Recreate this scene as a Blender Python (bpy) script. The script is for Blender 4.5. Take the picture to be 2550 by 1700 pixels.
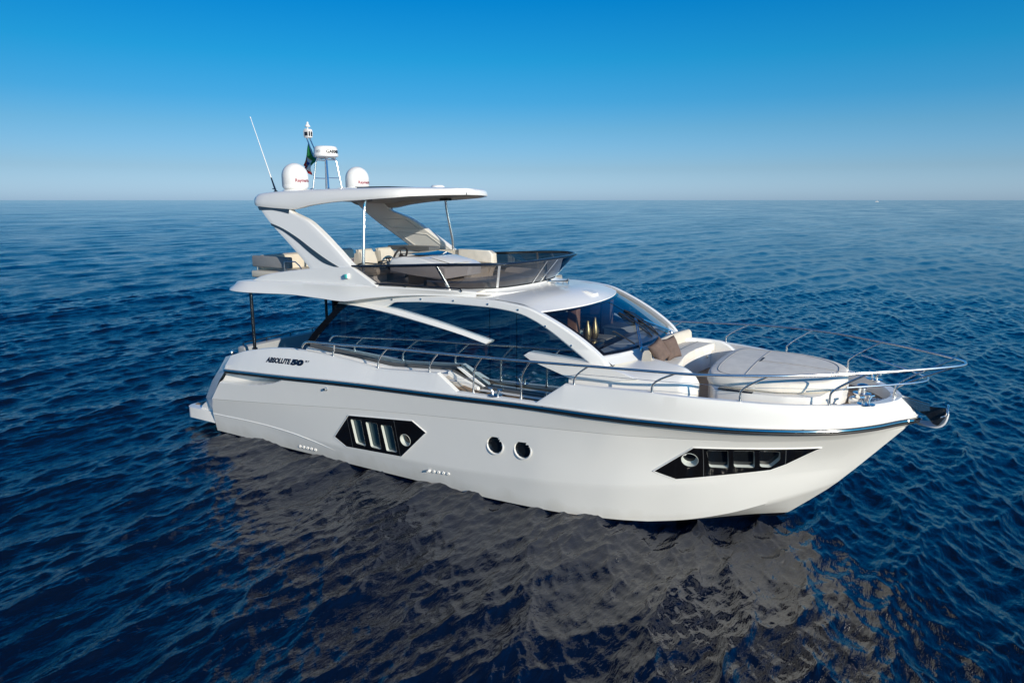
import bpy, bmesh, math, random
import numpy as np
from mathutils import Vector, Matrix
from mathutils.bvhtree import BVHTree
from mathutils.geometry import delaunay_2d_cdt
random.seed(7)
PI = math.pi
for o in list(bpy.data.objects): bpy.data.objects.remove(o)
scene = bpy.context.scene
C = scene.collection

# ------------------------------------------------------------ camera
cam_d = bpy.data.cameras.new('camera'); cam = bpy.data.objects.new('camera', cam_d); C.objects.link(cam)
scene.camera = cam
CAM = Vector((14.6375, -11.5953, 5.1312))
YAW = math.radians(120.751); PITCH = math.atan(351.5/1738.32)
cam_d.sensor_width = 36; cam_d.lens = 1738.32/2550*36; cam_d.clip_start = 0.1; cam_d.clip_end = 90000
fw = Vector((math.cos(YAW)*math.cos(PITCH), math.sin(YAW)*math.cos(PITCH), -math.sin(PITCH)))
rt = Vector((math.sin(YAW), -math.cos(YAW), 0)); up = rt.cross(fw)
cam.matrix_world = Matrix(((rt.x, up.x, -fw.x, CAM.x), (rt.y, up.y, -fw.y, CAM.y), (rt.z, up.z, -fw.z, CAM.z), (0, 0, 0, 1)))

# ------------------------------------------------------------ sky, sun, exposure
SUN_EL = math.radians(17.5); SUN_AZ = math.radians(-23)
w = bpy.data.worlds.new('World'); scene.world = w; w.use_nodes = True
wn = w.node_tree; wn.nodes.clear()
sky = wn.nodes.new('ShaderNodeTexSky'); sky.sky_type = 'NISHITA'; sky.sun_disc = False
sky.sun_elevation = SUN_EL; sky.sun_rotation = PI/2 - SUN_AZ
sky.altitude = 0; sky.air_density = 1.0; sky.dust_density = 0.6; sky.ozone_density = 3.0
# the polarised, deep blue of the photographed sky: a tint by height above the horizon
tc = wn.nodes.new('ShaderNodeTexCoord'); sx = wn.nodes.new('ShaderNodeSeparateXYZ'); ramp = wn.nodes.new('ShaderNodeValToRGB')
mul = wn.nodes.new('ShaderNodeMix'); mul.data_type = 'RGBA'; mul.blend_type = 'MULTIPLY'; mul.inputs['Factor'].default_value = 1.0
bg = wn.nodes.new('ShaderNodeBackground'); wo = wn.nodes.new('ShaderNodeOutputWorld')
wn.links.new(tc.outputs['Generated'], sx.inputs[0]); wn.links.new(sx.outputs['Z'], ramp.inputs[0])
wn.links.new(sky.outputs[0], mul.inputs['A']); wn.links.new(ramp.outputs[0], mul.inputs['B'])
# the band of sky at right angles to the sun (the darkest) is evened out a little
dt = wn.nodes.new('ShaderNodeVectorMath'); dt.operation = 'DOT_PRODUCT'; dt.inputs[1].default_value = (0.86, 0.51, 0)
wn.links.new(tc.outputs['Generated'], dt.inputs[0])
ev = wn.nodes.new('ShaderNodeMapRange'); ev.inputs['From Min'].default_value = -0.6; ev.inputs['From Max'].default_value = 0.6
ev.inputs['To Min'].default_value = 0.86; ev.inputs['To Max'].default_value = 1.22; wn.links.new(dt.outputs['Value'], ev.inputs['Value'])
sc_w = wn.nodes.new('ShaderNodeVectorMath'); sc_w.operation = 'SCALE'; wn.links.new(mul.outputs['Result'], sc_w.inputs[0]); wn.links.new(ev.outputs[0], sc_w.inputs['Scale'])
wn.links.new(sc_w.outputs[0], bg.inputs[0]); wn.links.new(bg.outputs[0], wo.inputs[0])
SKY_RAMP = [(0.0, (0.84, 1.23, 2.18)), (0.012, (0.78, 1.14, 2.00)), (0.041, (0.60, 0.86, 1.36)), (0.094, (0.39, 0.79, 1.13)), (0.13, (0.20, 0.76, 1.12)), (0.182, (0.07, 0.77, 1.12)), (0.25, (0.012, 0.70, 1.16)), (0.34, (0.014, 0.80, 1.42)), (0.50, (0.02, 0.72, 1.40)), (0.68, (0.12, 0.52, 1.0)), (0.82, (0.45, 0.68, 0.95)), (1.0, (0.9, 0.95, 1.0))]
el = ramp.color_ramp.elements
while len(el) < len(SKY_RAMP): el.new(0.5)
for e, (p, c) in zip(el, SKY_RAMP): e.position = p; e.color = (*c, 1)
bg.inputs[1].default_value = 0.10
sd = bpy.data.lights.new('sun', 'SUN'); so = bpy.data.objects.new('sun', sd); C.objects.link(so)
sd.energy = 4.45; sd.angle = math.radians(0.5); sd.color = (1.0, 0.895, 0.735)
sdir = Vector((math.cos(SUN_EL)*math.cos(SUN_AZ), math.cos(SUN_EL)*math.sin(SUN_AZ), math.sin(SUN_EL)))
so.rotation_euler = sdir.to_track_quat('Z', 'Y').to_euler()
scene.view_settings.view_transform = 'Standard'; scene.view_settings.look = 'None'
scene.view_settings.exposure = 0.0; scene.view_settings.gamma = 1.0
scene.render.engine = 'CYCLES'

# ------------------------------------------------------------ materials
def mat(name, col, rough=0.4, metal=0.0, coat=0.0, ior=1.45, bump=0.0, bscale=40.0, var=0.0, vscale=3.0, spec=0.5):
    m = bpy.data.materials.new(name); m.use_nodes = True; nt = m.node_tree
    b = nt.nodes['Principled BSDF']
    b.inputs['Base Color'].default_value = (*col, 1); b.inputs['Roughness'].default_value = rough
    b.inputs['Metallic'].default_value = metal; b.inputs['Coat Weight'].default_value = coat
    b.inputs['Coat Roughness'].default_value = 0.03; b.inputs['IOR'].default_value = ior
    b.inputs['Specular IOR Level'].default_value = spec
    t = nt.nodes.new('ShaderNodeTexCoord')
    if var > 0:
        n = nt.nodes.new('ShaderNodeTexNoise'); n.inputs['Scale'].default_value = vscale; n.inputs['Detail'].default_value = 5
        nt.links.new(t.outputs['Object'], n.inputs['Vector'])
        r = nt.nodes.new('ShaderNodeValToRGB'); nt.links.new(n.outputs['Fac'], r.inputs[0])
        r.color_ramp.elements[0].position = 0.3; r.color_ramp.elements[1].position = 0.7
        r.color_ramp.elements[0].color = (*[c*(1-var) for c in col], 1); r.color_ramp.elements[1].color = (*[min(1, c*(1+var)) for c in col], 1)
        nt.links.new(r.outputs[0], b.inputs['Base Color'])
    if bump > 0:
        n = nt.nodes.new('ShaderNodeTexNoise'); n.inputs['Scale'].default_value = bscale; n.inputs['Detail'].default_value = 3
        nt.links.new(t.outputs['Object'], n.inputs['Vector'])
        bp = nt.nodes.new('ShaderNodeBump'); bp.inputs['Strength'].default_value = bump; bp.inputs['Distance'].default_value = 0.01
        nt.links.new(n.outputs['Fac'], bp.inputs['Height']); nt.links.new(bp.outputs[0], b.inputs['Normal'])
    return m

SPLIT = []   # names of meshes cut into one object per piece at the end
M = {}
M['gel'] = mat('white_gelcoat', (0.88, 0.865, 0.83), 0.28, coat=0.35, var=0.015, vscale=1.2)
M['gel2'] = mat('white_deck_gelcoat', (0.80, 0.78, 0.75), 0.33, coat=0.2, var=0.02, vscale=2)
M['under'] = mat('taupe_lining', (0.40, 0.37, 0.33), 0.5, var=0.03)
M['chrome'] = mat('polished_steel', (0.80, 0.79, 0.77), 0.22, metal=1.0)
M['railsteel'] = mat('satin_steel', (0.80, 0.785, 0.76), 0.26, metal=0.95)
M['dsteel'] = mat('dark_steel', (0.10, 0.11, 0.12), 0.15, metal=0.9)
M['rub'] = mat('rub_rail_steel', (0.42, 0.43, 0.44), 0.12, metal=1.0)
M['black'] = mat('black_gloss', (0.006, 0.006, 0.007), 0.08, coat=0.3)
M['rubber'] = mat('black_rubber', (0.02, 0.02, 0.022), 0.5)
M['grey'] = mat('grey_trim', (0.10, 0.105, 0.11), 0.35, var=0.05)
M['slate'] = mat('slate_blue_inlay', (0.035, 0.06, 0.085), 0.25)
M['cream'] = mat('cream_leather', (0.66, 0.60, 0.50), 0.5, bump=0.15, bscale=90, var=0.04, vscale=5)
M['pad'] = mat('oat_fabric', (0.83, 0.775, 0.68), 0.75, bump=0.3, bscale=160, var=0.07, vscale=6)
M['greyfab'] = mat('grey_fabric', (0.24, 0.25, 0.26), 0.8, bump=0.3, bscale=160, var=0.08, vscale=6)
M['coolgrey'] = mat('shaded_grey_vinyl', (0.40, 0.42, 0.44), 0.5, bump=0.1, bscale=90, var=0.04)  # cockpit sofa: overhang shade put into the colour as a cooler grey
M['galv'] = mat('brushed_steel', (0.80, 0.79, 0.76), 0.4, metal=0.0)
M['brown'] = mat('brown_velvet', (0.145, 0.10, 0.082), 0.8, bump=0.4, bscale=60, var=0.18, vscale=9)
M['dome'] = mat('white_dome', (0.84, 0.83, 0.81), 0.35, coat=0.1)
M['maroon'] = mat('maroon_print', (0.25, 0.01, 0.04), 0.4)
M['ink'] = mat('dark_print', (0.02, 0.02, 0.025), 0.35)
M['navy'] = mat('navy_metal_letters', (0.015, 0.03, 0.055), 0.2, metal=0.5)
M['lgrey'] = mat('light_grey_print', (0.45, 0.46, 0.48), 0.4)
M['teal'] = mat('teal_lens', (0.08, 0.50, 0.47), 0.1, coat=0.5)
M['redlens'] = mat('red_lens', (0.5, 0.02, 0.02), 0.1, coat=0.5)
M['gold'] = mat('brass_gold', (0.42, 0.31, 0.16), 0.36, metal=0.85, bump=0.1, bscale=30)
M['wood'] = mat('walnut_wood', (0.30, 0.16, 0.11), 0.35, var=0.2, vscale=8)
M['tablewood'] = mat('teak_table', (0.42, 0.22, 0.10), 0.4, var=0.15, vscale=8)
M['floor'] = mat('dark_floor', (0.10, 0.085, 0.07), 0.5, var=0.1)
M['curtain'] = mat('white_curtain', (0.62, 0.62, 0.62), 0.8)
M['paneglass'] = mat('port_glass', (0.035, 0.07, 0.085), 0.04, coat=0.3)
M['darkpane'] = mat('dark_pane_glass', (0.008, 0.010, 0.013), 0.03, coat=0.3)
M['bottom'] = mat('black_antifouling', (0.008, 0.008, 0.009), 0.4)
M['reveal'] = mat('pale_reveal', (0.55, 0.58, 0.55), 0.35)

def hull_mat():
    m = mat('hull_gelcoat', (0.80, 0.785, 0.76), 0.2, coat=0.4); nt = m.node_tree; b = nt.nodes['Principled BSDF']
    t = nt.nodes.new('ShaderNodeTexCoord'); s = nt.nodes.new('ShaderNodeSeparateXYZ'); nt.links.new(t.outputs['Object'], s.inputs[0])
    # black antifouling below a boot line that climbs slightly towards the bow
    mr = nt.nodes.new('ShaderNodeMapRange'); mr.inputs['From Min'].default_value = 8.0; mr.inputs['From Max'].default_value = 12.5
    mr.inputs['To Min'].default_value = -0.01; mr.inputs['To Max'].default_value = 0.075
    nt.links.new(s.outputs['X'], mr.inputs['Value'])
    g = nt.nodes.new('ShaderNodeMath'); g.operation = 'GREATER_THAN'; nt.links.new(s.outputs['Z'], g.inputs[0]); nt.links.new(mr.outputs[0], g.inputs[1])
    n = nt.nodes.new('ShaderNodeTexNoise'); n.inputs['Scale'].default_value = 1.5; n.inputs['Detail'].default_value = 4
    nt.links.new(t.outputs['Object'], n.inputs['Vector'])
    r = nt.nodes.new('ShaderNodeValToRGB'); r.color_ramp.elements[0].color = (0.85, 0.835, 0.80, 1); r.color_ramp.elements[1].color = (0.89, 0.875, 0.84, 1)
    nt.links.new(n.outputs['Fac'], r.inputs[0])
    mx = nt.nodes.new('ShaderNodeMix'); mx.data_type = 'RGBA'; mx.inputs['A'].default_value = (0.008, 0.008, 0.009, 1)
    nst = nt.nodes.new('ShaderNodeTexNoise'); nst.inputs['Scale'].default_value = 1.0; nst.inputs['Detail'].default_value = 6
    mst = nt.nodes.new('ShaderNodeMapping'); mst.inputs['Scale'].default_value = (3.0, 3.0, 0.8); nt.links.new(t.outputs['Object'], mst.inputs[0]); nt.links.new(mst.outputs[0], nst.inputs['Vector'])
    zst = nt.nodes.new('ShaderNodeMath'); zst.operation = 'MULTIPLY_ADD'; zst.inputs[1].default_value = -0.5; nt.links.new(nst.outputs['Fac'], zst.inputs[0]); nt.links.new(s.outputs['Z'], zst.inputs[2])
    rst = nt.nodes.new('ShaderNodeMapRange'); rst.inputs['From Min'].default_value = -0.22; rst.inputs['From Max'].default_value = 0.02; rst.inputs['To Min'].default_value = 0.30; rst.inputs['To Max'].default_value = 0.0; nt.links.new(zst.outputs[0], rst.inputs['Value'])
    mst2 = nt.nodes.new('ShaderNodeMix'); mst2.data_type = 'RGBA'; mst2.inputs['B'].default_value = (0.50, 0.46, 0.37, 1); nt.links.new(r.outputs[0], mst2.inputs['A']); nt.links.new(rst.outputs[0], mst2.inputs['Factor'])
    nt.links.new(g.outputs[0], mx.inputs['Factor']); nt.links.new(mst2.outputs['Result'], mx.inputs['B']); nt.links.new(mx.outputs['Result'], b.inputs['Base Color'])
    # faint unfairness of moulded laminate
    n2 = nt.nodes.new('ShaderNodeTexNoise'); n2.inputs['Scale'].default_value = 2.2; nt.links.new(t.outputs['Object'], n2.inputs['Vector'])
    bp = nt.nodes.new('ShaderNodeBump'); bp.inputs['Strength'].default_value = 0.12; bp.inputs['Distance'].default_value = 0.02
    nt.links.new(n2.outputs['Fac'], bp.inputs['Height']); nt.links.new(bp.outputs[0], b.inputs['Normal'])
    return m
M['hull'] = hull_mat()

def glass_mat(name, tint, mirror, refl_col=(0.85, 0.92, 1.0)):
    """tinted pane: see-through body with a mirror coating that strengthens at grazing angles"""
    m = bpy.data.materials.new(name); m.use_nodes = True; nt = m.node_tree; nt.nodes.clear()
    out = nt.nodes.new('ShaderNodeOutputMaterial'); tr = nt.nodes.new('ShaderNodeBsdfTransparent'); gl = nt.nodes.new('ShaderNodeBsdfGlossy')
    tr.inputs[0].default_value = (*tint, 1); gl.inputs[0].default_value = (*refl_col, 1); gl.inputs['Roughness'].default_value = 0.0
    lw = nt.nodes.new('ShaderNodeLayerWeight'); lw.inputs[0].default_value = 0.5      # Schlick, the same from both sides of the pane
    fr = nt.nodes.new('ShaderNodeMath'); fr.operation = 'POWER'; fr.inputs[1].default_value = 5.0; nt.links.new(lw.outputs['Facing'], fr.inputs[0])
    mr = nt.nodes.new('ShaderNodeMapRange'); mr.inputs['To Min'].default_value = mirror
    nt.links.new(fr.outputs[0], mr.inputs['Value'])
    mx = nt.nodes.new('ShaderNodeMixShader'); nt.links.new(mr.outputs[0], mx.inputs[0]); nt.links.new(tr.outputs[0], mx.inputs[1]); nt.links.new(gl.outputs[0], mx.inputs[2])
    nt.links.new(mx.outputs[0], out.inputs[0]); return m
M['sideglass'] = glass_mat('side_glass', (0.14, 0.18, 0.22), 0.55, (0.72, 0.90, 1.0))
M['windglass'] = glass_mat('windscreen_glass', (0.66, 0.71, 0.74), 0.045)
M['flyglass'] = glass_mat('smoked_flybridge_glass', (0.235, 0.22, 0.225), 0.06)

def teak_mat():
    m = mat('teak_planks', (0.3, 0.2, 0.12), 0.6); nt = m.node_tree; b = nt.nodes['Principled BSDF']
    t = nt.nodes.new('ShaderNodeTexCoord'); s = nt.nodes.new('ShaderNodeSeparateXYZ'); nt.links.new(t.outputs['Object'], s.inputs[0])
    d = nt.nodes.new('ShaderNodeMath'); d.operation = 'DIVIDE'; d.inputs[1].default_value = 0.055; nt.links.new(s.outputs['Y'], d.inputs[0])
    f = nt.nodes.new('ShaderNodeMath'); f.operation = 'FRACT'; nt.links.new(d.outputs[0], f.inputs[0])
    g = nt.nodes.new('ShaderNodeMath'); g.operation = 'GREATER_THAN'; g.inputs[1].default_value = 0.16; nt.links.new(f.outputs[0], g.inputs[0])
    mp = nt.nodes.new('ShaderNodeMapping'); mp.inputs['Scale'].default_value = (1.5, 25, 1); nt.links.new(t.outputs['Object'], mp.inputs[0])
    n = nt.nodes.new('ShaderNodeTexNoise'); n.inputs['Scale'].default_value = 2; n.inputs['Detail'].default_value = 6; nt.links.new(mp.outputs[0], n.inputs['Vector'])
    r = nt.nodes.new('ShaderNodeValToRGB'); r.color_ramp.elements[0].color = (0.20, 0.13, 0.08, 1); r.color_ramp.elements[1].color = (0.40, 0.28, 0.18, 1)
    nt.links.new(n.outputs['Fac'], r.inputs[0])
    mx = nt.nodes.new('ShaderNodeMix'); mx.data_type = 'RGBA'; mx.inputs['A'].default_value = (0.015, 0.013, 0.012, 1)
    nt.links.new(g.outputs[0], mx.inputs['Factor']); nt.links.new(r.outputs[0], mx.inputs['B']); nt.links.new(mx.outputs['Result'], b.inputs['Base Color'])
    return m
M['teak'] = teak_mat()

# ------------------------------------------------------------ helpers
def link(name, bm, m, parent=None, smooth=35.0, doubles=1e-5):
    if doubles: bmesh.ops.remove_doubles(bm, verts=bm.verts, dist=doubles)
    if smooth:
        bm.normal_update(); a = math.radians(smooth)
        for f in bm.faces: f.smooth = True
        for e in bm.edges:
            e.smooth = not (len(e.link_faces) == 2 and e.calc_face_angle(0) > a)
    me = bpy.data.meshes.new(name); bm.to_mesh(me); bm.free()
    for x in (m if isinstance(m, (list, tuple)) else [m]): me.materials.append(x)
    o = bpy.data.objects.new(name, me); C.objects.link(o)
    if parent: o.parent = parent
    return o
def tag(o, label, cat=None, group=None, kind=None):
    if label: o['label'] = label
    if cat: o['category'] = cat
    if group: o['group'] = group
    if kind: o['kind'] = kind
    return o
def recalc(bm): bmesh.ops.recalc_face_normals(bm, faces=bm.faces); return bm

def pchip(x, y, xi):
    x = np.asarray(x, float); y = np.asarray(y, float); h = np.diff(x); d = np.diff(y)/h; n = len(x); m = np.zeros(n)
    for i in range(1, n-1):
        if d[i-1]*d[i] > 0:
            w1 = 2*h[i]+h[i-1]; w2 = h[i]+2*h[i-1]; m[i] = (w1+w2)/(w1/d[i-1]+w2/d[i])
    m[0] = d[0]; m[-1] = d[-1]
    xi = np.clip(np.asarray(xi, float), x[0], x[-1]); k = np.clip(np.searchsorted(x, xi)-1, 0, n-2)
    t = (xi-x[k])/h[k]
    return (2*t**3-3*t**2+1)*y[k]+(t**3-2*t**2+t)*h[k]*m[k]+(-2*t**3+3*t**2)*y[k+1]+(t**3-t**2)*h[k]*m[k+1]
def spl(pts, n, smooth=True):
    """resample a 3D polyline by chord length"""
    P = np.array(pts, float); s = np.concatenate([[0], np.cumsum(np.linalg.norm(np.diff(P, axis=0), axis=1))])
    si = np.linspace(0, s[-1], n)
    if smooth: return np.stack([pchip(s, P[:, k], si) for k in range(P.shape[1])], -1)
    return np.stack([np.interp(si, s, P[:, k]) for k in range(P.shape[1])], -1)
def loft(bm, rows, close=False, flip=False, mi=0):
    vs = [[bm.verts.new(p) for p in r] for r in rows]
    for a, b in zip(vs[:-1], vs[1:]):
        n = len(a)
        for i in range(n if close else n-1):
            j = (i+1) % n
            q = (a[i], a[j], b[j], b[i])
            if flip: q = q[::-1]
            try: f = bm.faces.new(q); f.material_index = mi
            except ValueError: pass
    return vs
def cap(bm, ring, mi=0):
    try: f = bm.faces.new(ring); f.material_index = mi
    except ValueError: pass
def tube(bm, pts, r, n=8, caps=True, smooth=0):
    P = [Vector(p) for p in (spl(pts, smooth) if smooth else pts)]
    rows = []; prev = None
    for i, p in enumerate(P):
        d = (P[min(i+1, len(P)-1)]-P[max(i-1, 0)]).normalized()
        if prev is None:
            a = Vector((0, 0, 1)) if abs(d.z) < 0.9 else Vector((1, 0, 0)); u = d.cross(a).normalized()
        else: u = (prev-d*prev.dot(d)).normalized()
        prev = u; v = d.cross(u); rr = r[i] if isinstance(r, (list, tuple)) else r
        rows.append([p+(u*math.cos(2*PI*k/n)+v*math.sin(2*PI*k/n))*rr for k in range(n)])
    vs = loft(bm, rows, close=True)
    if caps: cap(bm, vs[0][::-1]); cap(bm, vs[-1])
def box(bm, lo, hi, bev=0.0, mi=0, rot=None, at=None):
    lo = Vector(lo); hi = Vector(hi); c = (lo+hi)/2
    r = bmesh.ops.create_cube(bm, size=1.0); vs = r['verts']
    for v in vs: v.co = Vector((v.co.x*(hi.x-lo.x), v.co.y*(hi.y-lo.y), v.co.z*(hi.z-lo.z)))
    fs = set(f for v in vs for f in v.link_faces)
    if bev:
        es = list(set(e for v in vs for e in v.link_edges))
        rb = bmesh.ops.bevel(bm, geom=es, offset=bev, segments=3, affect='EDGES', profile=0.5)
        vs = list(set(v for f in rb['faces'] for v in f.verts) | set(v for v in vs if v.is_valid))
        st = list(vs); seen = set(vs)
        while st:
            v = st.pop()
            for e in v.link_edges:
                u = e.other_vert(v)
                if u not in seen: seen.add(u); st.append(u)
        vs = list(seen)
    for v in vs:
        if rot: v.co = rot @ v.co
        v.co += c
    for v in vs:
        for f in v.link_faces: f.material_index = mi
    return vs
def prism(bm, poly, y0, y1, bev=0.0, mi=0, yf=None):
    """polygon in x,z extruded from y0 to y1; yf(x,z,y) may bend it"""
    g = yf or (lambda x, z, y: y)
    a = [bm.verts.new((x, g(x, z, y0), z)) for x, z in poly]; b = [bm.verts.new((x, g(x, z, y1), z)) for x, z in poly]
    n = len(poly); cap(bm, a, mi); cap(bm, b[::-1], mi)
    es = []
    for i in range(n):
        j = (i+1) % n; f = bm.faces.new((a[j], a[i], b[i], b[j])); f.material_index = mi
    if bev:
        bm.edges.ensure_lookup_table()
        S = set(a) | set(b)
        es = [e for e in bm.edges if e.verts[0] in S and e.verts[1] in S and ((e.verts[0] in a) == (e.verts[1] in a)) ]
        bmesh.ops.bevel(bm, geom=es, offset=bev, segments=3, affect='EDGES', profile=0.5)
def slab(bm, outline, z0, z1, bev=0.0, crown=None):
    """closed plan outline (x,y) extruded upwards"""
    a = [bm.verts.new((x, y, z0)) for x, y in outline]; b = [bm.verts.new((x, y, z1)) for x, y in outline]
    n = len(a); cap(bm, a[::-1]); cap(bm, b)
    for i in range(n):
        j = (i+1) % n; bm.faces.new((a[i], a[j], b[j], b[i]))
    if bev:
        S = set(b); es = [e for e in bm.edges if e.verts[0] in S and e.verts[1] in S]
        bmesh.ops.bevel(bm, geom=es, offset=bev, segments=4, affect='EDGES', profile=0.5)
def lathe(bm, prof, c, n=32, axis=None):
    """profile of (r, h) turned round an axis through c"""
    q = Vector((0, 0, 1)).rotation_difference(Vector(axis)) if axis else None
    rows = []
    for r, h in prof:
        row = []
        for k in range(n):
            p = Vector((max(r, 1e-4)*math.cos(2*PI*k/n), max(r, 1e-4)*math.sin(2*PI*k/n), h))
            if q: p = q @ p
            row.append(Vector(c)+p)
        rows.append(row)
    vs = loft(bm, rows, close=True); cap(bm, vs[0][::-1]); cap(bm, vs[-1])
def mirror_pts(pts): return [(p[0], -p[1], p[2]) for p in pts]
def in_poly(x, y, poly):
    c = False; n = len(poly); j = n-1
    for i in range(n):
        xi, yi = poly[i]; xj, yj = poly[j]
        if (yi > y) != (yj > y) and x < (xj-xi)*(y-yi)/(yj-yi)+xi: c = not c
        j = i
    return c
def dist_poly(x, y, poly):
    d = 1e9; n = len(poly)
    for i in range(n):
        ax, ay = poly[i]; bx, by = poly[(i+1) % n]; dx, dy = bx-ax, by-ay
        t = max(0, min(1, ((x-ax)*dx+(y-ay)*dy)/(dx*dx+dy*dy+1e-12)))
        d = min(d, math.hypot(x-ax-t*dx, y-ay-t*dy))
    return d
def rounded(poly, r, n=4):
    out = []
    m = len(poly)
    for i in range(m):
        p = Vector(poly[i]); a = Vector(poly[i-1]); b = Vector(poly[(i+1) % m])
        ra = min(r, (a-p).length*0.45); rb = min(r, (b-p).length*0.45)
        p0 = p+(a-p).normalized()*ra; p2 = p+(b-p).normalized()*rb
        for k in range(n+1):
            t = k/n; q = p0*(1-t)**2+p*2*t*(1-t)+p2*t*t; out.append((q.x, q.y))
    return out
def empty(name, loc=(0, 0, 0)):
    o = bpy.data.objects.new(name, None); C.objects.link(o); o.location = loc; o.empty_display_size = 0.3; return o
def text_tris(body, size=1.0, bold=0.0):
    """lettering outlines as flat triangles, origin at the left of the baseline"""
    cu = bpy.data.curves.new('lettering', 'FONT'); cu.body = body; cu.size = size; cu.offset = bold; cu.resolution_u = 3
    ob = bpy.data.objects.new('lettering', cu); C.objects.link(ob)
    dg = bpy.context.evaluated_depsgraph_get(); me = bpy.data.meshes.new_from_object(ob.evaluated_get(dg))
    b = bmesh.new(); b.from_mesh(me); bmesh.ops.triangulate(b, faces=b.faces)
    bmesh.ops.subdivide_edges(b, edges=[e for e in b.edges if e.calc_length() > size*0.25], cuts=1)
    bmesh.ops.triangulate(b, faces=b.faces)
    V = np.array([v.co[:2] for v in b.verts]); F = [[v.index for v in f.verts] for f in b.faces if len(f.verts) == 3]
    b.verts.index_update(); b.free(); bpy.data.objects.remove(ob); bpy.data.curves.remove(cu); bpy.data.meshes.remove(me)
    return V, F
def letter_mesh(body, size, fn, bold=0.0, width=None):
    V, F = text_tris(body, size, bold)
    x0, x1 = V[:, 0].min(), V[:, 0].max(); V[:, 0] -= x0
    if width: V[:, 0] *= width/(x1-x0)
    bm = bmesh.new(); vs = [bm.verts.new(fn(u, v)) for u, v in V]
    for f in F:
        try: bm.faces.new([vs[i] for i in f])
        except ValueError: pass
    return bm

# ------------------------------------------------------------ the yacht
Y = empty('motor_yacht', (7.5, 0, 0))
Y.location = (0, 0, 0)
tag(Y, 'white two-deck motor yacht with flybridge, floating on the dark blue sea in the foreground', 'yacht')
BX = {}
RUB = [(1.88, 2.22, 1.55), (3.8, 2.28, 1.665), (5.7, 2.30, 1.78), (7.9, 2.31, 1.872), (9.2, 2.31, 1.928), (10.25, 2.305, 1.953), (10.93, 2.25, 1.96), (11.6, 2.13, 1.961), (12.5, 1.90, 1.962), (13.15, 1.62, 1.962), (13.8, 1.21, 1.963), (14.22, 0.76, 1.965), (14.52, 0.33, 1.968), (14.67, 0.14, 1.97), (14.75, 0, 1.97)]
KNU = [(1.30, 2.17, 0.81), (3.67, 2.20, 1.056), (5.65, 2.21, 1.265), (7.96, 2.21, 1.46), (9.5, 2.195, 1.565), (10.6, 2.12, 1.625), (11.55, 1.90, 1.655), (12.48, 1.60, 1.69), (13.2, 1.24, 1.71), (13.74, 0.88, 1.725), (14.25, 0.40, 1.765), (14.45, 0.17, 1.785), (14.60, 0, 1.80)]
SOF = [(1.12, 2.06, 0.43), (2.7, 2.07, 0.45), (4.8, 2.085, 0.38), (6.4, 2.09, 0.42), (7.5, 2.09, 0.46), (9.2, 2.07, 0.58), (10.6, 1.91, 0.70), (11.65, 1.60, 0.83), (12.6, 1.14, 0.96), (13.3, 0.66, 1.04), (13.75, 0.26, 1.06), (14.0, 0, 1.05)]
CHI = [(1.08, 1.95, -0.02), (3, 1.94, -0.04), (5, 1.93, -0.05), (8, 1.93, 0.0), (9.5, 1.86, -0.02), (10.5, 1.68, 0.0), (11.5, 1.33, 0.09), (12.27, 1.01, 0.26), (12.87, 0.70, 0.47), (13.4, 0.32, 0.64), (13.6, 0.14, 0.70), (13.75, 0, 0.75)]
KEE = [(1.08, 0, -0.7), (8, 0, -0.75), (11, 0, -0.55), (12.3, 0, -0.25), (12.95, 0, 0.0), (13.3, 0, 0.30), (13.6, 0, 0.59)]
NC = 420
def tcol(n): t = np.linspace(0, 1, n); return 1-(1-t)**1.35
def xline(L, n=NC):
    P = np.array(L); x = P[0, 0]+(P[-1, 0]-P[0, 0])*tcol(n)
    s = P[:, 0]
    y = pchip(s, P[:, 1], x); z = pchip(s, P[:, 2], x); return np.stack([x, y, z], -1)
lk, lc, ls, lkn, lr = (xline(L) for L in (KEE, CHI, SOF, KNU, RUB))
SCOOP = rounded([(1.60, 1.475), (3.76, 1.60), (3.45, 1.49), (3.0, 1.385), (2.5, 1.305), (2.0, 1.265), (1.55, 1.235)], 0.12)
def hull_rows():
    rows = []
    def seg(a, b, n, bulge=0.0, first=False):
        for k in range(0 if first else 1, n+1):
            t = k/n; p = a*(1-t)+b*t
            if bulge:
                g = np.clip((p[:, 0]-9.5)/3.0, 0, 1)*np.clip((14.6-p[:, 0])/1.2, 0, 1)
                p = p.copy(); p[:, 1] -= bulge*math.sin(PI*t)*g*np.clip(p[:, 1]/0.4, 0, 1)
            rows.append(p)
    k2 = lkn.copy(); k2[:, 1] += 0.016*np.clip(lkn[:, 1]/0.3, 0, 1); k2[:, 2] += 0.012
    rr = lr.copy(); rr[:, 1] -= 0.01*np.clip(lr[:, 1]/0.2, 0, 1)
    seg(lk, lc, 6, first=True); seg(lc, ls, 8, -0.012); seg(ls, lkn, 26, 0.05); seg(lkn, k2, 1); seg(k2, rr, 30, 0.02)
    return rows
HR = hull_rows()
for p in HR:      # the scooped recess under the rub rail near the stern
    for q in p:
        if q[0] < 3.8 and q[2] > 1.2 and in_poly(q[0], q[2], SCOOP):
            d = dist_poly(q[0], q[2], SCOOP); t = min(1, d/0.06); ramp_ = min(1, (3.8-q[0])/0.4)*max(0.2, min(1, (q[0]-1.3)/2.0))
            q[1] -= 0.36*ramp_*t*t*(3-2*t)
hull_bm = bmesh.new()
HV = []
for s in (-1, 1):
    HV.append(loft(hull_bm, [[(p[0], s*p[1], p[2]) for p in r] for r in HR], flip=(s > 0)))
bmesh.ops.remove_doubles(hull_bm, verts=hull_bm.verts, dist=1e-5)
hull_bvh = BVHTree.FromBMesh(hull_bm)
hull_bvh0 = hull_bvh
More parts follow.
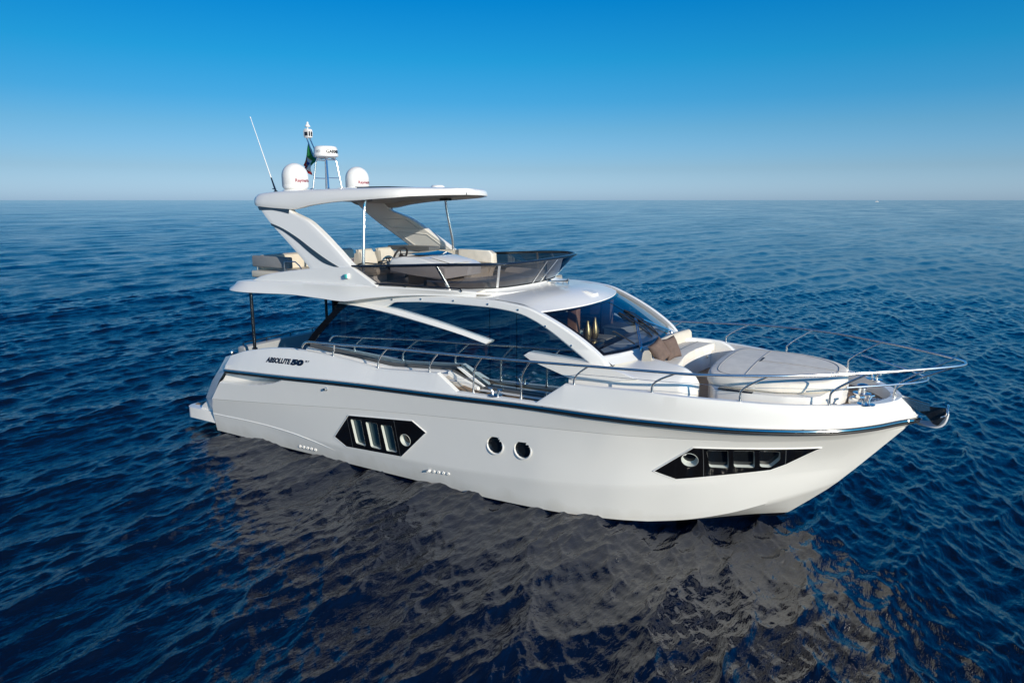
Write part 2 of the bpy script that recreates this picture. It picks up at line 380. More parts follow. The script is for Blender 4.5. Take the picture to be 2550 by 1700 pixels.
def hull_y(x, z, off=0.0):
    h = hull_bvh.ray_cast(Vector((x, -6, z)), Vector((0, 1, 0)))
    if h[0] is None: return None
    return h[0].y-off
# window outlines on the hull side, (x,z)
WIN_A = [(4.93, 0.571), (5.41, 1.111), (6.96, 1.256), (7.25, 1.075), (6.60, 0.471), (5.22, 0.409)]
WIN_F = [(11.325, 1.054), (11.91, 1.53), (12.6, 1.555), (13.56, 1.565), (13.10, 1.24), (12.895, 1.135), (12.2, 1.03), (11.64, 0.935)]
PANES_A = [[(5.45, 1.037), (5.715, 1.06), (5.75, 0.524), (5.50, 0.54)], [(5.83, 1.047), (6.11, 1.06), (6.13, 0.527), (5.875, 0.536)], [(6.20, 1.049), (6.465, 1.068), (6.515, 0.545), (6.262, 0.527)]]
PANES_F = [[(12.085, 1.497), (12.372, 1.512), (12.358, 1.178), (12.105, 1.19)], [(12.43, 1.508), (12.711, 1.515), (12.696, 1.187), (12.43, 1.20)], [(12.77, 1.518), (13.04, 1.505), (13.03, 1.34), (12.90, 1.19), (12.765, 1.205)]]
PORT_A = (6.75, 0.84, 0.115); PORT_F = (11.845, 1.305, 0.115); HOLES = [(8.685, 1.10, 0.148), (9.215, 1.115, 0.148)]
kill = []
for f in hull_bm.faces:
    c = f.calc_center_median()
    if not (4.5 < c.x < 13.6 and 0.35 < c.z < 1.65): continue
    ok = False
    for poly in (WIN_A, WIN_F):
        if in_poly(c.x, c.z, poly) and dist_poly(c.x, c.z, poly) > 0.045: ok = True
    for hx, hz, r in HOLES:
        if math.hypot(c.x-hx, c.z-hz) < r*1.02: ok = True
    if ok: kill.append(f)
bmesh.ops.delete(hull_bm, geom=kill, context='FACES')
hull = link('hull', hull_bm, M['hull'], Y, smooth=22)

def densify(poly, d):
    out = []
    for i in range(len(poly)):
        a = Vector(poly[i]); b = Vector(poly[(i+1) % len(poly)]); n = max(1, int((b-a).length/d))
        for k in range(n): q = a+(b-a)*k/n; out.append((q.x, q.y))
    return out
def sheet_tris(outline, holes, step=0.09):
    pts = []; edges = []
    def ring(p):
        s = len(pts); pts.extend(Vector(q) for q in p); edges.extend((s+i, s+(i+1) % len(p)) for i in range(len(p)))
    ring(outline)
    for h in holes: ring(h)
    xs = [p[0] for p in outline]; zs = [p[1] for p in outline]
    for x in np.arange(min(xs), max(xs), step):
        for z in np.arange(min(zs), max(zs), step):
            if in_poly(x, z, outline) and dist_poly(x, z, outline) > 0.02 and all(dist_poly(x, z, h) > 0.02 for h in holes): pts.append(Vector((x, z)))
    V, E_, F = delaunay_2d_cdt(pts, edges, [], 0, 1e-6)[:3]
    T = []
    for f in F:
        cx = sum(V[i].x for i in f)/len(f); cz = sum(V[i].y for i in f)/len(f)
        if in_poly(cx, cz, outline) and not any(in_poly(cx, cz, h) for h in holes): T.append(f)
    return V, T
def hy(x, z, off): 
    y = hull_y(x, z, off)
    return y if y is not None else -1.0
def circle(cx, cz, r, n=28): return [(cx+r*math.cos(2*PI*k/n), cz+r*math.sin(2*PI*k/n)) for k in range(n)]
def hull_window(outline, panes, port, seams, s):
    def P(x, z, off):
        h = hull_bvh0.ray_cast(Vector((x, -6, z)), Vector((0, 1, 0)))
        if h[0] is None: return (x, s*1.0, z)
        n = h[1] if h[1].y < 0 else -h[1]; q = h[0]+n*off
        return (q.x, q.y if s < 0 else -q.y, q.z)
    out = densify(outline, 0.07); holes = [densify(rounded(p, 0.035, 3), 0.08) for p in panes]; pc = circle(*port)
    V, T = sheet_tris(out, holes+[pc])
    bm = bmesh.new(); vs = [bm.verts.new(P(v.x, v.y, 0.010)) for v in V]
    for t in T:
        try: bm.faces.new([vs[i] for i in t])
        except ValueError: pass
    loft(bm, [[P(x, z, 0.010) for x, z in out], [P(x, z, -0.02) for x, z in out]], close=True)
    w_ = link('hull_window', recalc(bm), M['black'], Y, smooth=20, doubles=1e-4)
    for h in holes:
        bm = bmesh.new(); loft(bm, [[P(x, z, 0.011) for x, z in h], [P(x, z, -0.055) for x, z in h]], close=True)
        link('reveal', recalc(bm), M['reveal'], w_, smooth=30)
        V2, T2 = sheet_tris(h, [])
        bm = bmesh.new(); v2 = [bm.verts.new(P(v.x, v.y, -0.05)) for v in V2]
        for t in T2:
            try: bm.faces.new([v2[i] for i in t])
            except ValueError: pass
        link('pane', recalc(bm), M['paneglass'] if outline is WIN_A else M['darkpane'], w_, smooth=20)
    cx, cz, r = port
    bm = bmesh.new()
    rings = []
    for rr, off in ((r*1.04, 0.008), (r*1.03, 0.016), (r*1.0, 0.016), (r*0.98, 0.0), (r*0.93, -0.06), (r*0.80, -0.062), (r*0.78, -0.075)):
        o_ = Vector(P(cx, cz, off))-Vector(P(cx, cz, 0.0)); rings.append([tuple(Vector(P(x, z, 0.0))+o_) for x, z in circle(cx, cz, rr)])
    loft(bm, rings, close=True); link('porthole_rim', recalc(bm), M['reveal'], w_, smooth=30)
    bm = bmesh.new(); cap(bm, [bm.verts.new(tuple(Vector(P(x, z, 0.0))+Vector(P(cx, cz, -0.072))-Vector(P(cx, cz, 0.0)))) for x, z in circle(cx, cz, r*0.80)]); link('porthole_glass', recalc(bm), M['darkpane'], w_)
    bm = bmesh.new()
    for x0, z0, x1, z1 in seams:
        rows = []
        for k in range(9):
            t = k/8; x = x0+(x1-x0)*t; z = z0+(z1-z0)*t
            rows.append([P(x-0.004, z, 0.013), P(x+0.004, z, 0.013)])
        loft(bm, rows)
    link('seam', recalc(bm), M['grey'], w_); SPLIT.append('seam')
    # thin bright edge moulding round the panel
    bm = bmesh.new(); ed = [P(x, z, 0.006) for x, z in out]; tube(bm, ed+[ed[0]], 0.009, 6, caps=False); link('edge_moulding', bm, M['gel'], w_)
for s in (-1, 1):
    hull_window(WIN_A, PANES_A, PORT_A, [(5.36, 1.09, 5.40, 0.425), (6.535, 1.205, 6.585, 0.48)], s)
    hull_window(WIN_F, PANES_F, PORT_F, [(12.04, 1.53, 12.02, 1.01), (13.115, 1.555, 13.09, 1.245)], s)
    for hx, hz, r in HOLES:
        y = hy(hx, hz, 0); bm = bmesh.new(); q = 1 if s < 0 else -1
        rings = [[(x, q*(y-o), z) for x, z in circle(hx, hz, rr, 36)] for rr, o in ((r*1.19, -0.006), (r*1.17, 0.005), (r*1.04, 0.008), (r*1.0, 0.0), (r*0.98, -0.06))]
        loft(bm, rings, close=True); ph = link('porthole', recalc(bm), M['gel'], Y)
        bm = bmesh.new(); lp = []
        for rr, o in ((r*0.99, -0.030), (r*0.97, -0.014), (r*0.95, -0.012), (r*0.93, -0.030), (r*0.93, -0.055)): lp.append([(x, q*(y-o), z) for x, z in circle(hx, hz, rr, 36)])
        loft(bm, lp, close=True); link('rim', recalc(bm), M['chrome'], ph)
        bm = bmesh.new(); cap(bm, [bm.verts.new((x, q*(y+0.045), z)) for x, z in circle(hx, hz, r*0.93, 36)]); link('glass', recalc(bm), M['darkpane'], ph)
    # discharge fittings
    fits = [(7.20+0.107*k, 0.30+0.009*k, 0.022) for k in range(5)]+[(3.80+0.112*k, 0.125+0.003*k, 0.026) for k in range(5)]+[(4.93, 1.575, 0.024)]
    for i, (x, z, r) in enumerate(fits):
        y = hy(x, z, 0); q = 1 if s < 0 else -1; ln = 0.055 if i in (0, 10) else 0.02
        bm = bmesh.new(); lathe(bm, [(r*1.5, -0.01), (r*1.5, 0.008), (r*1.1, 0.014), (r, ln), (r*0.75, ln), (r*0.7, 0.0), (0.0, 0.0)], (x, q*y, z), 14, (0, -q, 0.0))
        link('discharge_fitting', recalc(bm), M['gel2'] if i != 10 else M['chrome'], Y)

for s in (-1, 1):
    bm = bmesh.new(); rows = []
    for x, z in spl([(1.14, 0.425), (2.7, 0.452), (3.6, 0.42), (4.3, 0.345), (4.85, 0.24)], 50):
        y = hy(x, z, 0.0); k = min(1, (4.9-x)/0.8); q = 1 if s < 0 else -1
        rows.append([(x, q*(y+0.004), z+0.014), (x, q*(y-0.013*k), z+0.004), (x, q*(y-0.014*k), z-0.004), (x, q*(y+0.004), z-0.016)])
    loft(bm, rows); link('spray_strake', recalc(bm), M['gel'], Y, smooth=20)
# ---- rub rail
for s in (-1, 1):
    bm = bmesh.new(); L = xline(RUB, 200); out = [(p[0]+0.02*(p[1] < 0.2), s*(p[1]+0.012*(p[1] > 0.01)), p[2]) for p in L]
    tube(bm, out, 0.027, 10)
    for k in range(6, 195, 31):
        p = Vector(out[k]); d = (Vector(out[k+1])-p).normalized(); tube(bm, [p-d*0.01, p+d*0.01], 0.031, 10)
    r = link('rub_rail', bm, M['rub'], Y)
    bm = bmesh.new(); tube(bm, [(p[0], s*max(0, p[1]-0.004), p[2]-0.040) for p in L], 0.024, 8); link('rubber_strip', bm, M['rubber'], r)
    bm = bmesh.new(); tube(bm, [(p[0]-0.02*(p[1] < 0.2), s*max(0, p[1]-0.012), p[2]+0.042) for p in L], 0.017, 8); link('upper_moulding', bm, M['gel'], r)

# ---- bulwark
GX = [1.87, 2.3, 2.77, 3.2, 3.67, 4.3, 4.96, 5.6, 6.1, 6.4, 7.53, 8.0, 9.53, 9.99, 10.88, 11.35, 12.5, 13.64, 14.2, 14.52]
GZ = [1.84, 1.98, 2.08, 2.15, 2.19, 2.20, 2.185, 2.145, 2.105, 2.12, 2.205, 1.957, 2.003, 2.345, 2.385, 2.395, 2.36, 2.31, 2.285, 2.27]
GYX = [1.87, 2.77, 3.67, 4.96, 6.1, 7.53, 8.0, 9.53, 9.99, 11.35, 12.5, 13.15, 13.64, 14.0, 14.2, 14.38, 14.47, 14.52]
GY = [2.06, 2.05, 2.04, 2.08, 2.15, 2.19, 2.278, 2.292, 2.225, 2.18, 1.885, 1.60, 1.27, 0.96, 0.74, 0.46, 0.25, 0]
def gz(x): return float(np.interp(x, GX, GZ))
def gy(x): return float(pchip(GYX, GY, [x])[0]) if (x < 7.5 or x > 10.0) else float(np.interp(x, GYX, GY))
def zdeck(x): return float(np.interp(x, [4.0, 7.55, 8.25, 9.6, 10.6, 12, 14.5], [2.0, 2.06, 1.93, 1.945, 2.10, 2.10, 2.10]))
us = sorted(set(list(np.arange(1.88, 13.6, 0.06))+[7.53, 8.0, 9.53, 9.99, 6.1, 6.4]+list(13.6+1.15*(1-(1-np.linspace(0, 1, 40))**1.5))))
BW = bmesh.new(); RX = [p[0] for p in RUB]; RY = [p[1] for p in RUB]; RZ = [p[2] for p in RUB]
for s in (-1, 1):
    rows = []
    for u in us:
        xg = u if u < 13.6 else 13.6+(u-13.6)*0.8
        yr = float(pchip(RX, RY, [u])[0]); zr = float(pchip(RX, RZ, [u])[0]); yg, zg = gy(xg), gz(xg); zd = zdeck(xg) if xg > 4.0 else 1.3
        if u < 7.5:
            zm = float(np.interp(u, [1.88, 2.6, 4.5, 6.1, 7.5], [1.66, 1.78, 1.965, 2.095, 2.19])); zm = min(zm, zg-0.03); ym = yr+(yg-yr)*(zm-zr)/(zg-zr)+0.035*min(1, max(0, (6.1-u)/1.5))
        else: zm = zr+(zg-zr)*0.55; ym = yr+(yg-yr)*0.55
        xm = u+(xg-u)*0.45; k = min(1, max(0, (u-13.4)/1.35)); th = 0.11
        yi = max(0.0, yg-th) if k < 1 else 0; xi = xg-0.15*k*k; c = min(1, yg/0.12)
        rows.append([(u-0.012*k, s*max(0, yr-0.006), zr+0.02), (xm, s*ym, zm), (xg, s*yg, zg-0.022), (xg-0.004*k, s*max(0, yg-0.006*c), zg-0.007), (xg-0.01*k, s*max(0, yg-0.022*c), zg), (xi, s*max(0, yi+0.015*c), zg), (xi, s*yi, zg-0.012), (xi, s*max(0, yi-0.03*c), zd-0.04)])
    loft(BW, rows, flip=(s > 0))
bulwark = link('bulwark', BW, M['gel'], Y, smooth=24)

# ---- stern: wing faces, transom, platform
bm = bmesh.new()
for s in (-1, 1):
    A = [(1.95, s*2.06, 1.86), (1.88, s*2.21, 1.545), (1.64, s*2.21, 1.28), (1.30, s*2.165, 0.81), (1.12, s*2.06, 0.43), (1.08, s*1.95, 0.06)]
    B = [(1.60, s*1.96, 1.77), (1.47, s*2.05, 1.50), (1.20, s*2.06, 1.20), (0.86, s*2.02, 0.74), (0.98, s*1.95, 0.42), (1.0, s*1.85, 0.06)]
    D = [(1.62, s*1.6, 1.78), (1.47, s*1.6, 1.50), (1.20, s*1.6, 1.20), (0.86, s*1.6, 0.74), (0.98, s*1.6, 0.42), (1.0, s*1.6, 0.06)]
    loft(bm, [A, B, D])
loft(bm, [[(1.62, -1.6, 1.78), (0.86, -1.6, 0.74), (1.0, -1.6, -0.3)], [(1.62, 1.6, 1.78), (0.86, 1.6, 0.74), (1.0, 1.6, -0.3)]])
link('transom', recalc(bm), M['gel'], Y, smooth=20)
bm = bmesh.new(); o = rounded([(0.02, -1.90), (0.0, 1.90), (0.15, 1.99), (1.10, 1.99), (1.10, -1.99), (0.15, -1.99)], 0.06)
slab(bm, o, 0.17, 0.415, 0.02)
for s in (-1, 1): prism(bm, [(0.50, 0.41), (0.56, 0.50), (0.84, 0.70), (1.12, 0.70), (1.12, 0.41)], s*1.66, s*1.93, 0.02)
pf = link('swim_platform', recalc(bm), M['gel'], Y, smooth=30)
bm = bmesh.new(); slab(bm, rounded([(0.07, -1.80), (0.07, 1.80), (0.85, 1.62), (0.85, -1.62)], 0.08), 0.412, 0.424); link('teak_inlay', recalc(bm), M['teak'], pf)
bm = bmesh.new(); box(bm, (0.75, -1.55, -0.4), (1.1, 1.55, 0.2)); link('platform_bracket', bm, M['bottom'], pf)
# stern mooring light / fairlead on the quarter
bm = bmesh.new()
for s in (-1, 1): lathe(bm, [(0.05, 0), (0.05, 0.02), (0.03, 0.03), (0.03, 0.07), (0.045, 0.08), (0.04, 0.11), (0, 0.12)], (1.78, s*1.94, 1.80), 14)
link('stern_fairlead', bm, M['chrome'], Y)

# ---- decks
bm = bmesh.new()
xs = [7.55, 7.9, 8.25, 8.8, 9.6, 10.1, 10.6]+list(np.arange(10.9, 14.35, 0.1))
rows = []
for x in xs:
    h = max(0.02, gy(min(x+0.05, 14.5))-0.10)
    rows.append([(x, -h+2*h*k/8, zdeck(x)) for k in range(9)])
loft(bm, rows); link('teak_deck', recalc(bm), M['teak'], Y)
# white raised waterway of the after side deck and the stepped end down to the boarding gate
for s in (-1, 1):
    bm = bmesh.new(); rows = []
    for x in np.linspace(4.0, 7.62, 30):
        zi = float(np.interp(x, [3.9, 6.2, 6.8, 7.5, 7.75], [2.215, 2.075, 2.115, 2.165, 2.19])); yo = gy(x)-0.075
        rows.append([(x, s*yo, gz(x)-0.05), (x, s*(yo-0.035), gz(x)-0.035), (x, s*1.865, zi-0.045), (x, s*1.845, zi), (x, s*1.80, zi+0.01)])
    loft(bm, rows)
    sd = link('side_deck', recalc(bm), M['gel2'], Y, smooth=30)
    bm = bmesh.new()   # slope down: pale tread, white kerb, grey plinth, white end of the glass frame
    def slope(y0, y1, x0, x1, lift, zt0=2.155, zt1=1.95):
        loft(bm, [[(x0, s*y0, zt0+lift), (x0, s*y1, zt0+lift)], [(x1, s*y0, zt1+lift), (x1, s*y1, zt1+lift)], [(x1+0.02, s*y0, 1.92), (x1+0.02, s*y1, 1.92)]])
        loft(bm, [[(x0, s*y0, zt0+lift), (x1, s*y0, zt1+lift)], [(x0, s*y0, 1.9), (x1, s*y0, 1.9)]])
    slope(2.10, 1.955, 7.60, 8.10, -0.03)
    link('sloping_step', recalc(bm), M['under'], sd, smooth=0)
    bm = bmesh.new(); slope(1.955, 1.875, 7.60, 8.20, 0.035); link('kerb', recalc(bm), M['gel'], sd, smooth=0)
    bm = bmesh.new(); slope(1.875, 1.805, 7.62, 8.24, 0.045); link('plinth', recalc(bm), M['grey'], sd, smooth=0)
    bm = bmesh.new(); prism(bm, [(7.70, 2.26), (7.76, 2.27), (8.28, 1.985), (8.20, 1.965)], s*1.80, s*1.84); link('white_edge', recalc(bm), M['gel'], sd, smooth=0)
    bm = bmesh.new()   # bolts along the waterway
    for x in np.arange(4.3, 7.6, 0.62): lathe(bm, [(0.016, 0), (0.014, 0.01), (0, 0.014)], (x, s*1.872, float(np.interp(x, [3.9, 6.2, 6.8, 7.5], [2.17, 2.035, 2.075, 2.12]))), 8, (0, s, 0.4))
    link('bolt', bm, M['chrome'], sd); SPLIT.append('bolt')
    bm = bmesh.new(); box(bm, (8.15, s*1.80-0.03, 1.90), (10.2, s*1.80+0.055, 1.985), 0.008); link('sill', bm, M['grey'], sd)
    bm = bmesh.new(); loft(bm, [[(8.25, s*1.87, 1.948), (8.25, s*2.0, 1.948)], [(10.2, s*1.87, 1.975), (10.2, s*2.0, 1.975)]]); link('waterway_strip', recalc(bm), M['gel2'], sd)
# cockpit sole, aft seat back across the stern with its low rail
bm = bmesh.new(); loft(bm, [[(1.6, -1.9, 1.25), (1.6, 1.9, 1.25)], [(4.6, -1.9, 1.25), (4.6, 1.9, 1.25)]]); link('cockpit_sole', recalc(bm), M['teak'], Y)
bm = bmesh.new(); prism(bm, [(1.58, 1.25), (1.58, 1.92), (1.66, 1.95), (1.78, 1.93), (1.95, 1.70), (2.0, 1.66), (2.55, 1.66), (2.55, 1.25)], -1.62, 1.75, 0.02)
cs = link('cockpit_sofa', recalc(bm), M['coolgrey'], Y)
bm = bmesh.new(); tube(bm, [(1.68, -1.52, 1.94), (1.68, -1.56, 2.0), (1.68, -1.5, 2.02), (1.68, 1.60, 2.03), (1.68, 1.66, 1.96)], 0.013, 8)
for y in (-0.9, -0.2, 0.5, 1.2): tube(bm, [(1.68, y, 1.93), (1.68, y, 2.025)], 0.01, 8)
link('sofa_rail', bm, M['dsteel'], cs)
for x, y, z1 in ((2.375, -1.80, 2.0), (2.375, 0.33, 1.25)):
    bm = bmesh.new(); tube(bm, [(x, y, z1), (x, y, 3.30)], 0.035, 12); lathe(bm, [(0.06, 0), (0.06, 0.02), (0.04, 0.03)], (x, y, z1), 14); link('overhang_post', bm, M['dsteel'], Y)

# ---- cabin sides
def ys(z, off=0.0): return 1.745+off
def clip_x(poly, lo, hi):
    for lim, keep in ((lo, lambda x, l: x >= l), (hi, lambda x, l: x <= l)):
        out = []
        for i in range(len(poly)):
            a = poly[i-1]; b = poly[i]; ka, kb = keep(a[0], lim), keep(b[0], lim)
            if ka != kb: t = (lim-a[0])/(b[0]-a[0]); out.append((lim, a[1]+t*(b[1]-a[1])))
            if kb: out.append(b)
        poly = out
    return poly
GL = [(4.02, 2.25), (4.40, 2.70), (4.93, 3.19), (6.1, 3.23), (6.28, 3.31), (6.87, 3.36), (7.66, 3.385), (8.33, 3.38), (8.92, 3.33), (9.13, 3.26), (10.32, 2.58), (10.32, 1.97), (8.2, 1.97), (7.75, 2.25), (7.42, 2.185), (6.77, 2.135), (6.23, 2.095)]
RAIL_UP = [(4.88, 3.20), (5.57, 3.338), (6.34, 3.425), (6.9, 3.465), (7.32, 3.482), (7.9, 3.488), (8.42, 3.478), (8.89, 3.44), (9.1, 3.405), (9.262, 3.352), (10.40, 2.728), (10.52, 2.60)]
RAIL_LO = [(4.86, 3.165), (6.05, 3.19), (6.28, 3.292), (6.6, 3.322), (6.87, 3.343), (7.3, 3.358), (7.66, 3.364), (8.33, 3.361), (8.65, 3.34), (8.92, 3.303), (9.127, 3.243), (10.24, 2.606)]
for s in (-1, 1):
    for lo, hi in ((3.9, 6.475), (6.483, 8.331), (8.339, 8.862), (8.870, 10.4)):
        pl = clip_x(GL, lo, hi)
        bm = bmesh.new(); cap(bm, [bm.verts.new((x, s*ys(z), z)) for x, z in pl]); link('side_window', recalc(bm), M['sideglass'], Y, smooth=0)
    bm = bmesh.new()
    for x in (6.479, 8.335, 8.866): prism(bm, [(x-0.012, 1.98 if x > 8 else 2.1), (x-0.012, 3.37), (x+0.012, 3.37), (x+0.012, 1.98 if x > 8 else 2.1)], 0.006, 0.02, yf=lambda x_, z_, y_: s*(ys(z_)-y_))
    link('window_seam', recalc(bm), M['black'], Y, smooth=0)
    # arched white roof rail running down into the windscreen pillar
    up = spl(RAIL_UP, 90); lo_ = spl(RAIL_LO, 90); bm = bmesh.new(); rows = []
    for a, b in zip(up, lo_):
        n = 5; row = []
        row.append((b[0], s*(ys(b[1])-0.05), b[1])); row.append((b[0], s*(ys(b[1])+0.035), b[1]))
        row.append((b[0]+(a[0]-b[0])*0.1, s*(ys(b[1])+0.045), b[1]+(a[1]-b[1])*0.1))
        row.append((b[0]+(a[0]-b[0])*0.85, s*(ys(a[1])+0.025), b[1]+(a[1]-b[1])*0.85)); row.append((a[0], s*(ys(a[1])+0.0), a[1])); row.append((a[0], s*(ys(a[1])-0.10), a[1]-0.005))
        rows.append(row)
    vs = loft(bm, rows, close=True); cap(bm, vs[0]); cap(bm, vs[-1][::-1])
    rr = link('roof_side_rail', recalc(bm), M['gel'], Y, smooth=30)
    bm = bmesh.new()
    for x, z in ((6.24, 3.345), (6.91, 3.40), (7.62, 3.42), (8.33, 3.415), (8.92, 3.365), (9.43, 3.14), (9.90, 2.87)): lathe(bm, [(0.018, 0), (0.016, 0.012), (0, 0.018)], (x, s*(ys(z)+0.038), z), 10, (0, s, 0.1))
    link('bolt', bm, M['chrome'], rr); SPLIT.append('bolt')
    # the free-standing sloping wing over the glass
    W_up = spl([(4.93, 3.205), (5.5, 3.205), (6.2, 3.185), (6.58, 3.133), (7.2, 3.03), (7.82, 2.905), (8.385, 2.79)], 40); W_lo = spl([(4.96, 3.185), (5.33, 3.172), (6.04, 3.105), (6.575, 3.035), (7.2, 2.945), (7.87, 2.835), (8.32, 2.735)], 40)
    bm = bmesh.new(); rows = []
    for a, b in zip(W_up, W_lo):
        o1 = ys(b[1])
        rows.append([(b[0], s*(o1-0.01), b[1]-0.002), (b[0], s*(o1+0.10), b[1]), (b[0]+(a[0]-b[0])*0.25, s*(o1+0.125), b[1]+(a[1]-b[1])*0.25), (b[0]+(a[0]-b[0])*0.9, s*(ys(a[1])+0.085), b[1]+(a[1]-b[1])*0.9), (a[0], s*(ys(a[1])+0.07), a[1]), (a[0], s*(ys(a[1])-0.01), a[1])])
    vs = loft(bm, rows, close=True); cap(bm, vs[0]); cap(bm, vs[-1][::-1]); link('side_wing', recalc(bm), M['gel'], Y, smooth=25)
    # pointed forward wing
    bm = bmesh.new(); prism(bm, [(9.055, 2.625), (9.14, 2.685), (9.6, 2.665), (10.0, 2.645), (10.4, 2.61), (10.75, 2.52), (11.0, 2.44), (10.75, 2.40), (10.35, 2.36), (9.95, 2.33), (9.2, 2.557)], 0.0, 0.10, 0.010, yf=lambda x_, z_, y_: s*(ys(z_)+0.01+y_ if x_ < 9.7 else (float(np.interp(x_, [9.7, 9.95, 10.35, 10.75, 11.05], [1.855, 1.845, 1.815, 1.765, 1.70]))-(0.10-y_)*1.2))); link('forward_wing', recalc(bm), M['gel'], Y, smooth=25)
    # dark after pillar
    bm = bmesh.new(); prism(bm, [(3.86, 2.24), (4.10, 2.50), (4.36, 2.73), (4.64, 2.96), (4.90, 3.20), (5.16, 3.20), (4.85, 2.99), (4.55, 2.73), (4.27, 2.48), (4.05, 2.24)], -0.04, 0.014, yf=lambda x_, z_, y_: s*(ys(z_)+y_)); link('after_pillar', recalc(bm), M['black'], Y, smooth=0)
    bm = bmesh.new(); rows = []   # dark sill under the raised after glass
    for x, z in spl([(4.02, 2.245), (5.2, 2.165), (6.23, 2.09), (6.77, 2.13), (7.42, 2.18), (7.72, 2.24)], 50): rows.append([(x, s*ys(z, -0.01), z-0.03), (x, s*ys(z, 0.02), z-0.03), (x, s*ys(z, 0.02), z+0.05), (x, s*ys(z, 0.002), z+0.055)])
    loft(bm, rows); link('glass_sill', recalc(bm), M['grey'], Y)
bm = bmesh.new(); box(bm, (4.62, -1.7, 1.25), (4.66, 1.7, 3.2)); link('saloon_door', bm, M['darkpane'], Y)

# ---- cabin roof and windscreen
def xf(y): return 9.575-0.335*abs(y/1.62)**2.2
def xb(y): return 10.685-0.34*abs(y/1.60)**2.2
bm = bmesh.new(); rows = []
NY = 33
for k in range(40):
    t = k/39; row = []
    for j in range(NY):
        v = -1+2*j/(NY-1); xe = xf(v*1.62); x = 5.2+(xe-5.2)*t; e = xe-x
        hw = ys(3.45) if x < 8.4 else float(np.interp(x, [8.4, 8.9, 9.26, 9.6], [1.61, 1.615, 1.62, 1.62]))
        zc = 3.535-0.195*max(0, 1-e/0.75)**2.2; ze = min(float(np.interp(x, [5.2, 6.3, 7.3, 8.4, 8.9, 9.24, 9.6], [3.40, 3.44, 3.485, 3.478, 3.44, 3.355, 3.34])), zc)
        z = zc+(ze-zc)*abs(v)**2.4
        row.append((x, v*hw, z))
    rows.append(row)
loft(bm, rows); e_ = rows[-1]
loft(bm, [[(p[0], p[1], p[2]) for p in e_], [(p[0]+0.004, p[1], p[2]-0.02) for p in e_], [(p[0]-0.09, p[1]*0.98, p[2]-0.03) for p in e_], [(8.0, p[1]*0.98, 3.36) for p in e_], [(5.2, p[1]*0.98, 3.30) for p in e_]])
roof = link('cabin_roof', recalc(bm), M['gel'], Y, smooth=35)
def wpt(v, t, off=0.0):
    """point on the raked windscreen: v across -1..1, t 0 top to 1 bottom"""
    a = Vector((xf(v*1.60), v*1.60, 3.318)); b = Vector((xb(v*1.58), v*1.58, 2.715))
    n = Vector((0.5, 0.10*v, 0.86)).normalized()
    return a*(1-t)+b*t+n*(off+0.035*math.sin(PI*t))
def wgrid(v0, v1, t0, t1, off, nv=14, nt_=8):
    b_ = bmesh.new(); loft(b_, [[wpt(v0+(v1-v0)*i/nv, t0+(t1-t0)*j/nt_, off) for i in range(nv+1)] for j in range(nt_+1)]); return recalc(b_)
ws = link('windscreen', wgrid(-0.955, 0.20, 0.035, 0.965, 0.0), M['windglass'], Y)
link('pane', wgrid(0.21, 0.955, 0.035, 0.965, 0.0), M['windglass'], ws)
bm = bmesh.new()
for a in ((-1.0, -0.95, 0, 1), (0.95, 1.0, 0, 1), (-0.95, 0.95, 0, 0.045), (-0.95, 0.95, 0.955, 1.0), (0.18, 0.235, 0.045, 0.955)):
    g = wgrid(*a, 0.006, 24, 10); me_ = bpy.data.meshes.new('t'); g.to_mesh(me_); g.free(); bm.from_mesh(me_); bpy.data.meshes.remove(me_)
link('black_surround', bm, M['black'], ws)
def wiper(v0, t0, v1, t1, bv0, bt0, bv1, bt1):
    bm = bmesh.new(); a = wpt(v0, t0, 0.05); b = wpt(v1, t1, 0.05)
    side = (wpt(bv1, bt1)-wpt(bv0, bt0)).normalized()*0.02
    tube(bm, [a-side, b-side], 0.010, 8); tube(bm, [a+side, b+side], 0.010, 8); tube(bm, [b-side*1.2, b+side*1.2], 0.014, 8)
    lathe(bm, [(0.035, -0.06), (0.035, 0.0), (0.022, 0.02), (0.0, 0.025)], a-Vector((0, 0, 0.01)), 12)
    o = link('wiper', bm, M['chrome'], ws)
    bm = bmesh.new(); P0 = wpt(bv0, bt0, 0.02); P1 = wpt(bv1, bt1, 0.02); n = Vector((0.5, 0, 0.86))
    tube(bm, [wpt(bv0+(bv1-bv0)*k/8, bt0+(bt1-bt0)*k/8, 0.016) for k in range(9)], 0.014, 6)
    tube(bm, [P0, P0*0.75+P1*0.25+n*0.05, P0*0.25+P1*0.75+n*0.05, P1], 0.008, 6); tube(bm, [P0*0.5+P1*0.5+n*0.03, b], 0.012, 6)
    link('wiper_blade', bm, M['rubber'], o)
wiper(-0.47, 1.03, 0.08, 0.56, 0.0, 0.33, 0.0, 0.92)
wiper(0.60, 1.03, 0.22, 0.62, 0.19, 0.32, 0.19, 0.93)
bm = bmesh.new(); tube(bm, [wpt(-0.5, 0.95, 0.05), wpt(-0.53, 0.66, 0.03), wpt(-0.545, 0.63, 0.02)], 0.012, 6); link('washer_nozzle', bm, M['rubber'], ws)

